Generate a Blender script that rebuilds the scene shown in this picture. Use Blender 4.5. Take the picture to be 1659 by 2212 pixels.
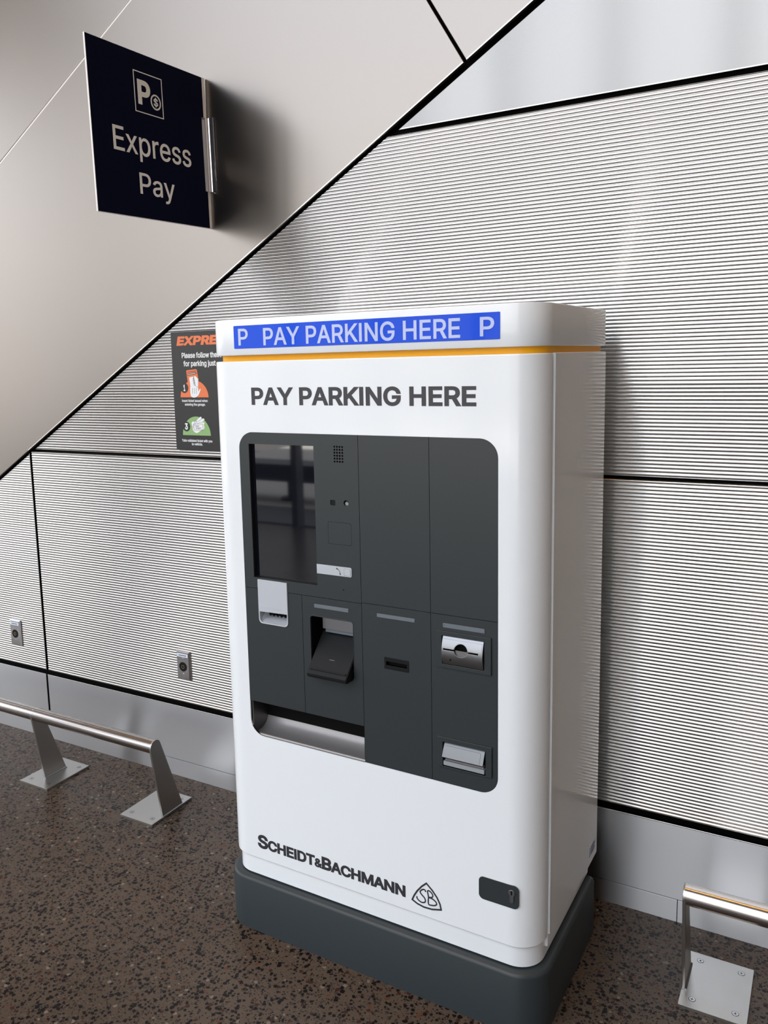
import bpy, bmesh, math, json
from math import sin, cos, pi, radians, sqrt
from mathutils import Vector, Matrix, Euler
from mathutils.geometry import delaunay_2d_cdt

for o in list(bpy.data.objects): bpy.data.objects.remove(o, do_unlink=True)
S = bpy.context.scene
COL = S.collection

# ---------------------------------------------------------------- camera
F_PX, W_PX, H_PX = 1819.66, 1659.0, 2212.0
cam_d = bpy.data.cameras.new('camera'); cam = bpy.data.objects.new('camera', cam_d); COL.objects.link(cam)
fw = Vector((-0.50311208, 0.8523282, -0.14288068)); rt = Vector((0.86279212, 0.50487179, -0.02634835)); up = Vector((-0.04967898, 0.13653249, 0.98938914))
M = Matrix.Identity(4)
for i in range(3): M[i][0], M[i][1], M[i][2] = rt[i], up[i], -fw[i]
M.translation = Vector((1.33840868, -2.35111673, 1.59980582))
cam.matrix_world = M
cam_d.sensor_fit = 'AUTO'; cam_d.sensor_width = 36.0
cam_d.lens = F_PX / H_PX * 36.0
cam_d.shift_x = 97.8668 / H_PX; cam_d.shift_y = -66.8926 / H_PX
cam_d.clip_start = 0.02
S.camera = cam

# ---------------------------------------------------------------- look
S.view_settings.view_transform = 'Standard'; S.view_settings.look = 'None'
S.view_settings.gamma = 1.0; S.view_settings.use_curve_mapping = False
S.view_settings.exposure = 1.4
S.cycles.max_bounces = 8; S.cycles.diffuse_bounces = 4; S.cycles.glossy_bounces = 5
S.cycles.sample_clamp_indirect = 6.0
S.cycles.use_denoising = True

# ---------------------------------------------------------------- sky outside the glass front
wd = bpy.data.worlds.new('sky'); S.world = wd; wd.use_nodes = True
nt = wd.node_tree; nt.nodes.clear()
def N(t, **k):
    n = nt.nodes.new(t)
    for a, v in k.items(): setattr(n, a, v)
    return n
L = nt.links.new
tc = N('ShaderNodeTexCoord'); sp = N('ShaderNodeSeparateXYZ'); L(tc.outputs['Generated'], sp.inputs[0])
skyr = N('ShaderNodeValToRGB'); cr = skyr.color_ramp
cr.elements[0].position = 0.0; cr.elements[0].color = (1.0, 0.97, 0.93, 1)
cr.elements[1].position = 1.0; cr.elements[1].color = (1.6, 1.78, 2.1, 1)
e = cr.elements.new(0.22); e.color = (0.92, 0.96, 1.03, 1)
e = cr.elements.new(0.45); e.color = (0.70, 0.82, 1.02, 1)
e = cr.elements.new(0.66); e.color = (1.6, 1.75, 2.0, 1)
L(sp.outputs[2], skyr.inputs[0])
mp = N('ShaderNodeMapping'); mp.inputs['Scale'].default_value = (2.2, 2.2, 7.0); L(tc.outputs['Generated'], mp.inputs[0])
no = N('ShaderNodeTexNoise'); no.inputs['Scale'].default_value = 1.6; no.inputs['Detail'].default_value = 6.0; no.inputs['Roughness'].default_value = 0.6; L(mp.outputs[0], no.inputs['Vector'])
clr = N('ShaderNodeValToRGB'); clr.color_ramp.elements[0].position = 0.30; clr.color_ramp.elements[1].position = 0.78; L(no.outputs[0], clr.inputs[0])
mx = N('ShaderNodeMix', data_type='RGBA'); L(clr.outputs[0], mx.inputs[0]); L(skyr.outputs[0], mx.inputs[6]); mx.inputs[7].default_value = (1.40, 1.37, 1.33, 1)
# far hills along the horizon
mp2 = N('ShaderNodeMapping'); mp2.inputs['Scale'].default_value = (3.0, 3.0, 0.3); L(tc.outputs['Generated'], mp2.inputs[0])
no2 = N('ShaderNodeTexNoise'); no2.inputs['Scale'].default_value = 2.0; no2.inputs['Detail'].default_value = 5.0; L(mp2.outputs[0], no2.inputs['Vector'])
ma = N('ShaderNodeMath', operation='MULTIPLY_ADD'); ma.inputs[1].default_value = 0.20; ma.inputs[2].default_value = -0.01; L(no2.outputs[0], ma.inputs[0])
lt = N('ShaderNodeMath', operation='LESS_THAN'); L(sp.outputs[2], lt.inputs[0]); L(ma.outputs[0], lt.inputs[1])
mx2 = N('ShaderNodeMix', data_type='RGBA'); L(lt.outputs[0], mx2.inputs[0]); L(mx.outputs[2], mx2.inputs[6]); mx2.inputs[7].default_value = (0.88, 0.84, 0.80, 1)
bg = N('ShaderNodeBackground'); bg.inputs['Strength'].default_value = 1.0; L(mx2.outputs[2], bg.inputs['Color'])
wo = N('ShaderNodeOutputWorld'); L(bg.outputs[0], wo.inputs['Surface'])

# sun on the pavement outside; it comes over the building from behind the wall, so it never enters the hall
sd = bpy.data.lights.new('sun', 'SUN'); sd.energy = 15.0; sd.angle = radians(0.6); sd.color = (1, 0.96, 0.9)
sun = bpy.data.objects.new('sun', sd); COL.objects.link(sun); sun.rotation_euler = Euler((radians(-32), radians(12), 0))
sun.location = (0, 4, 12)

# ---------------------------------------------------------------- helpers
MATS = {}
def mat(name, color, metallic=0.0, rough=0.5, coat=0.0, spec=0.5, noise=None, aniso=0.0, grain=(1, 0, 0), emit=None, bump=None):
    m = bpy.data.materials.new(name); m.use_nodes = True; MATS[name] = m
    t = m.node_tree; b = t.nodes['Principled BSDF']
    b.inputs['Base Color'].default_value = (*color, 1); b.inputs['Metallic'].default_value = metallic
    b.inputs['Roughness'].default_value = rough; b.inputs['Coat Weight'].default_value = coat
    b.inputs['Coat Roughness'].default_value = 0.06; b.inputs['Specular IOR Level'].default_value = spec
    if aniso:      # rolled or brushed metal: the grain direction is the tangent
        b.inputs['Anisotropic'].default_value = aniso; b.inputs['Anisotropic Rotation'].default_value = 0.25
        tg = t.nodes.new('ShaderNodeCombineXYZ')
        for q_, v_ in enumerate(grain): tg.inputs[q_].default_value = v_
        t.links.new(tg.outputs[0], b.inputs['Tangent'])
    if emit: b.inputs['Emission Color'].default_value = (*emit[0], 1); b.inputs['Emission Strength'].default_value = emit[1]
    if noise or bump:
        tcx = t.nodes.new('ShaderNodeTexCoord'); mpx = t.nodes.new('ShaderNodeMapping'); t.links.new(tcx.outputs['Object'], mpx.inputs[0])
    if noise:   # (scale xyz, roughness variation)
        mpx.inputs['Scale'].default_value = noise[0]
        nx = t.nodes.new('ShaderNodeTexNoise'); nx.inputs['Scale'].default_value = 1.0; nx.inputs['Detail'].default_value = 4.0
        t.links.new(mpx.outputs[0], nx.inputs['Vector'])
        mr = t.nodes.new('ShaderNodeMapRange'); mr.inputs['To Min'].default_value = rough - noise[1]; mr.inputs['To Max'].default_value = rough + noise[1]
        t.links.new(nx.outputs[0], mr.inputs['Value']); t.links.new(mr.outputs[0], b.inputs['Roughness'])
    if bump:    # (scale xyz, strength, distance)
        mpb = t.nodes.new('ShaderNodeMapping'); t.links.new(tcx.outputs['Object'], mpb.inputs[0]); mpb.inputs['Scale'].default_value = bump[0]
        nb = t.nodes.new('ShaderNodeTexNoise'); nb.inputs['Scale'].default_value = 1.0; nb.inputs['Detail'].default_value = 3.0
        t.links.new(mpb.outputs[0], nb.inputs['Vector'])
        bp = t.nodes.new('ShaderNodeBump'); bp.inputs['Strength'].default_value = bump[1]; bp.inputs['Distance'].default_value = bump[2]
        t.links.new(nb.outputs[0], bp.inputs['Height']); t.links.new(bp.outputs[0], b.inputs['Normal'])
    return m

FRONT = Matrix(((1, 0, 0), (0, 0, -1), (0, 1, 0)))     # (a, b, c) -> x = a, z = b, towards the viewer = c
SIDE = Matrix(((0, 0, 1), (1, 0, 0), (0, 1, 0)))       # (a, b, c) -> y = a, z = b, +x = c
PLAN = Matrix.Identity(3)                              # (a, b, c) -> x, y, z

def link(name, me, m, parent=None, angle=35):
    o = bpy.data.objects.new(name, me); COL.objects.link(o)
    if m is not None: me.materials.append(m)
    if parent is not None: o.parent = parent
    if angle:
        for p in me.polygons: p.use_smooth = True
        me.set_sharp_from_angle(angle=radians(angle))
    return o

def curve_mesh(loops, depth, bevel=0.0, bres=2):
    cu = bpy.data.curves.new('tmp', 'CURVE'); cu.dimensions = '2D'; cu.fill_mode = 'BOTH'
    K = 200.0                                                       # fill at a large scale, small outlines break the fill
    cu.extrude = max(depth / 2 - bevel, 0.0) * K; cu.bevel_depth = bevel * K; cu.bevel_resolution = bres
    if bevel: cu.offset = -bevel * K
    for lp in loops:
        s = cu.splines.new('POLY'); s.points.add(len(lp) - 1)
        for p, q in zip(s.points, lp): p.co = (q[0] * K, q[1] * K, 0, 1)
        s.use_cyclic_u = True
    o = bpy.data.objects.new('tmp', cu); COL.objects.link(o)
    dg = bpy.context.evaluated_depsgraph_get()
    me = bpy.data.meshes.new_from_object(o.evaluated_get(dg))
    bpy.data.objects.remove(o); bpy.data.curves.remove(cu)
    me.materials.clear()
    for v in me.vertices: v.co /= K
    return me

def plate(name, loops, front, depth, m, parent=None, bevel=0.0, frame=FRONT, angle=35, deform=None, cuts=None):
    """flat outlines (first outer, then holes) given thickness; front = position of the front face along the frame's third axis"""
    me = curve_mesh(loops, depth, bevel)
    if cuts:
        bm = bmesh.new(); bm.from_mesh(me)
        for c in cuts:
            bmesh.ops.bisect_plane(bm, geom=bm.verts[:] + bm.edges[:] + bm.faces[:], plane_co=(0, c, 0), plane_no=(0, 1, 0))
        bm.to_mesh(me); bm.free()
    for v in me.vertices:
        a, b, c = v.co.x, v.co.y, v.co.z - depth / 2 + front
        if deform: a, b, c = deform(a, b, c)
        v.co = frame @ Vector((a, b, c))
    return link(name, me, m, parent, angle)

def rect(x0, y0, x1, y1): return [(x0, y0), (x1, y0), (x1, y1), (x0, y1)]
def rrect(x0, y0, x1, y1, r, n=8):
    """r: one radius or (bl, br, tr, tl)"""
    rs = r if isinstance(r, (tuple, list)) else (r,) * 4
    out = []
    for (cx, cy, a0, rr) in ((x0, y0, 180, rs[0]), (x1, y0, 270, rs[1]), (x1, y1, 0, rs[2]), (x0, y1, 90, rs[3])):
        if rr <= 1e-6: out.append((cx, cy)); continue
        sx = 1 if cx == x0 else -1; sy = 1 if cy == y0 else -1
        for k in range(n + 1):
            a = radians(a0 + 90 * k / n); out.append((cx + sx * rr + rr * cos(a), cy + sy * rr + rr * sin(a)))
    return out
def circle(cx, cy, r, n=24, ry=None): return [(cx + r * cos(2 * pi * k / n), cy + (ry or r) * sin(2 * pi * k / n)) for k in range(n)]

class MB:
    def __init__(s): s.v = []; s.f = []
    def add(s, vs, fs):
        b = len(s.v); s.v += [tuple(v) for v in vs]; s.f += [tuple(i + b for i in f) for f in fs]; return s
    def box(s, x0, x1, y0, y1, z0, z1):
        return s.add([(x0, y0, z0), (x1, y0, z0), (x1, y1, z0), (x0, y1, z0), (x0, y0, z1), (x1, y0, z1), (x1, y1, z1), (x0, y1, z1)],
                     [(3, 2, 1, 0), (4, 5, 6, 7), (0, 1, 5, 4), (1, 2, 6, 5), (2, 3, 7, 6), (3, 0, 4, 7)])
    def loft(s, rings, cap0=True, cap1=True, closed=True):
        n = len(rings[0]); b = len(s.v)
        for r in rings: s.v += [tuple(p) for p in r]
        for k in range(len(rings) - 1):
            for i in range(n if closed else n - 1):
                j = (i + 1) % n; s.f.append((b + k * n + i, b + k * n + j, b + (k + 1) * n + j, b + (k + 1) * n + i))
        if closed and cap0: s.f.append(tuple(b + i for i in range(n))[::-1])
        if closed and cap1: s.f.append(tuple(b + (len(rings) - 1) * n + i for i in range(n)))
        return s
    def cyl(s, p0, p1, r, n=32, r1=None):
        p0, p1 = Vector(p0), Vector(p1); d = (p1 - p0).normalized()
        u = d.cross(Vector((0, 0, 1)) if abs(d.z) < 0.9 else Vector((1, 0, 0))).normalized(); w = d.cross(u)
        ring = lambda c, rr: [c + (u * cos(2 * pi * k / n) + w * sin(2 * pi * k / n)) * rr for k in range(n)]
        return s.loft([ring(p0, r), ring(p1, r if r1 is None else r1)])
    def build(s, name, m, parent=None, angle=35, bevel=0):
        me = bpy.data.meshes.new(name); me.from_pydata(s.v, [], s.f); me.update()
        bm = bmesh.new(); bm.from_mesh(me); bmesh.ops.recalc_face_normals(bm, faces=bm.faces)
        if bevel:
            bmesh.ops.bevel(bm, geom=[e for e in bm.edges if e.is_manifold and e.calc_face_angle(0) > radians(30)], offset=bevel, segments=2, affect='EDGES', clamp_overlap=True)
        bm.to_mesh(me); bm.free()
        return link(name, me, m, parent, angle)

def thing(name, label, cat, loc=(0, 0, 0), rz=0.0, group=None):
    o = bpy.data.objects.new(name, None); COL.objects.link(o); o.location = loc; o.rotation_euler = (0, 0, rz)
    o.empty_display_size = 0.1
    o['label'] = label; o['category'] = cat
    if group: o['group'] = group
    return o
def struct(o): o['kind'] = 'structure'; return o

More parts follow.
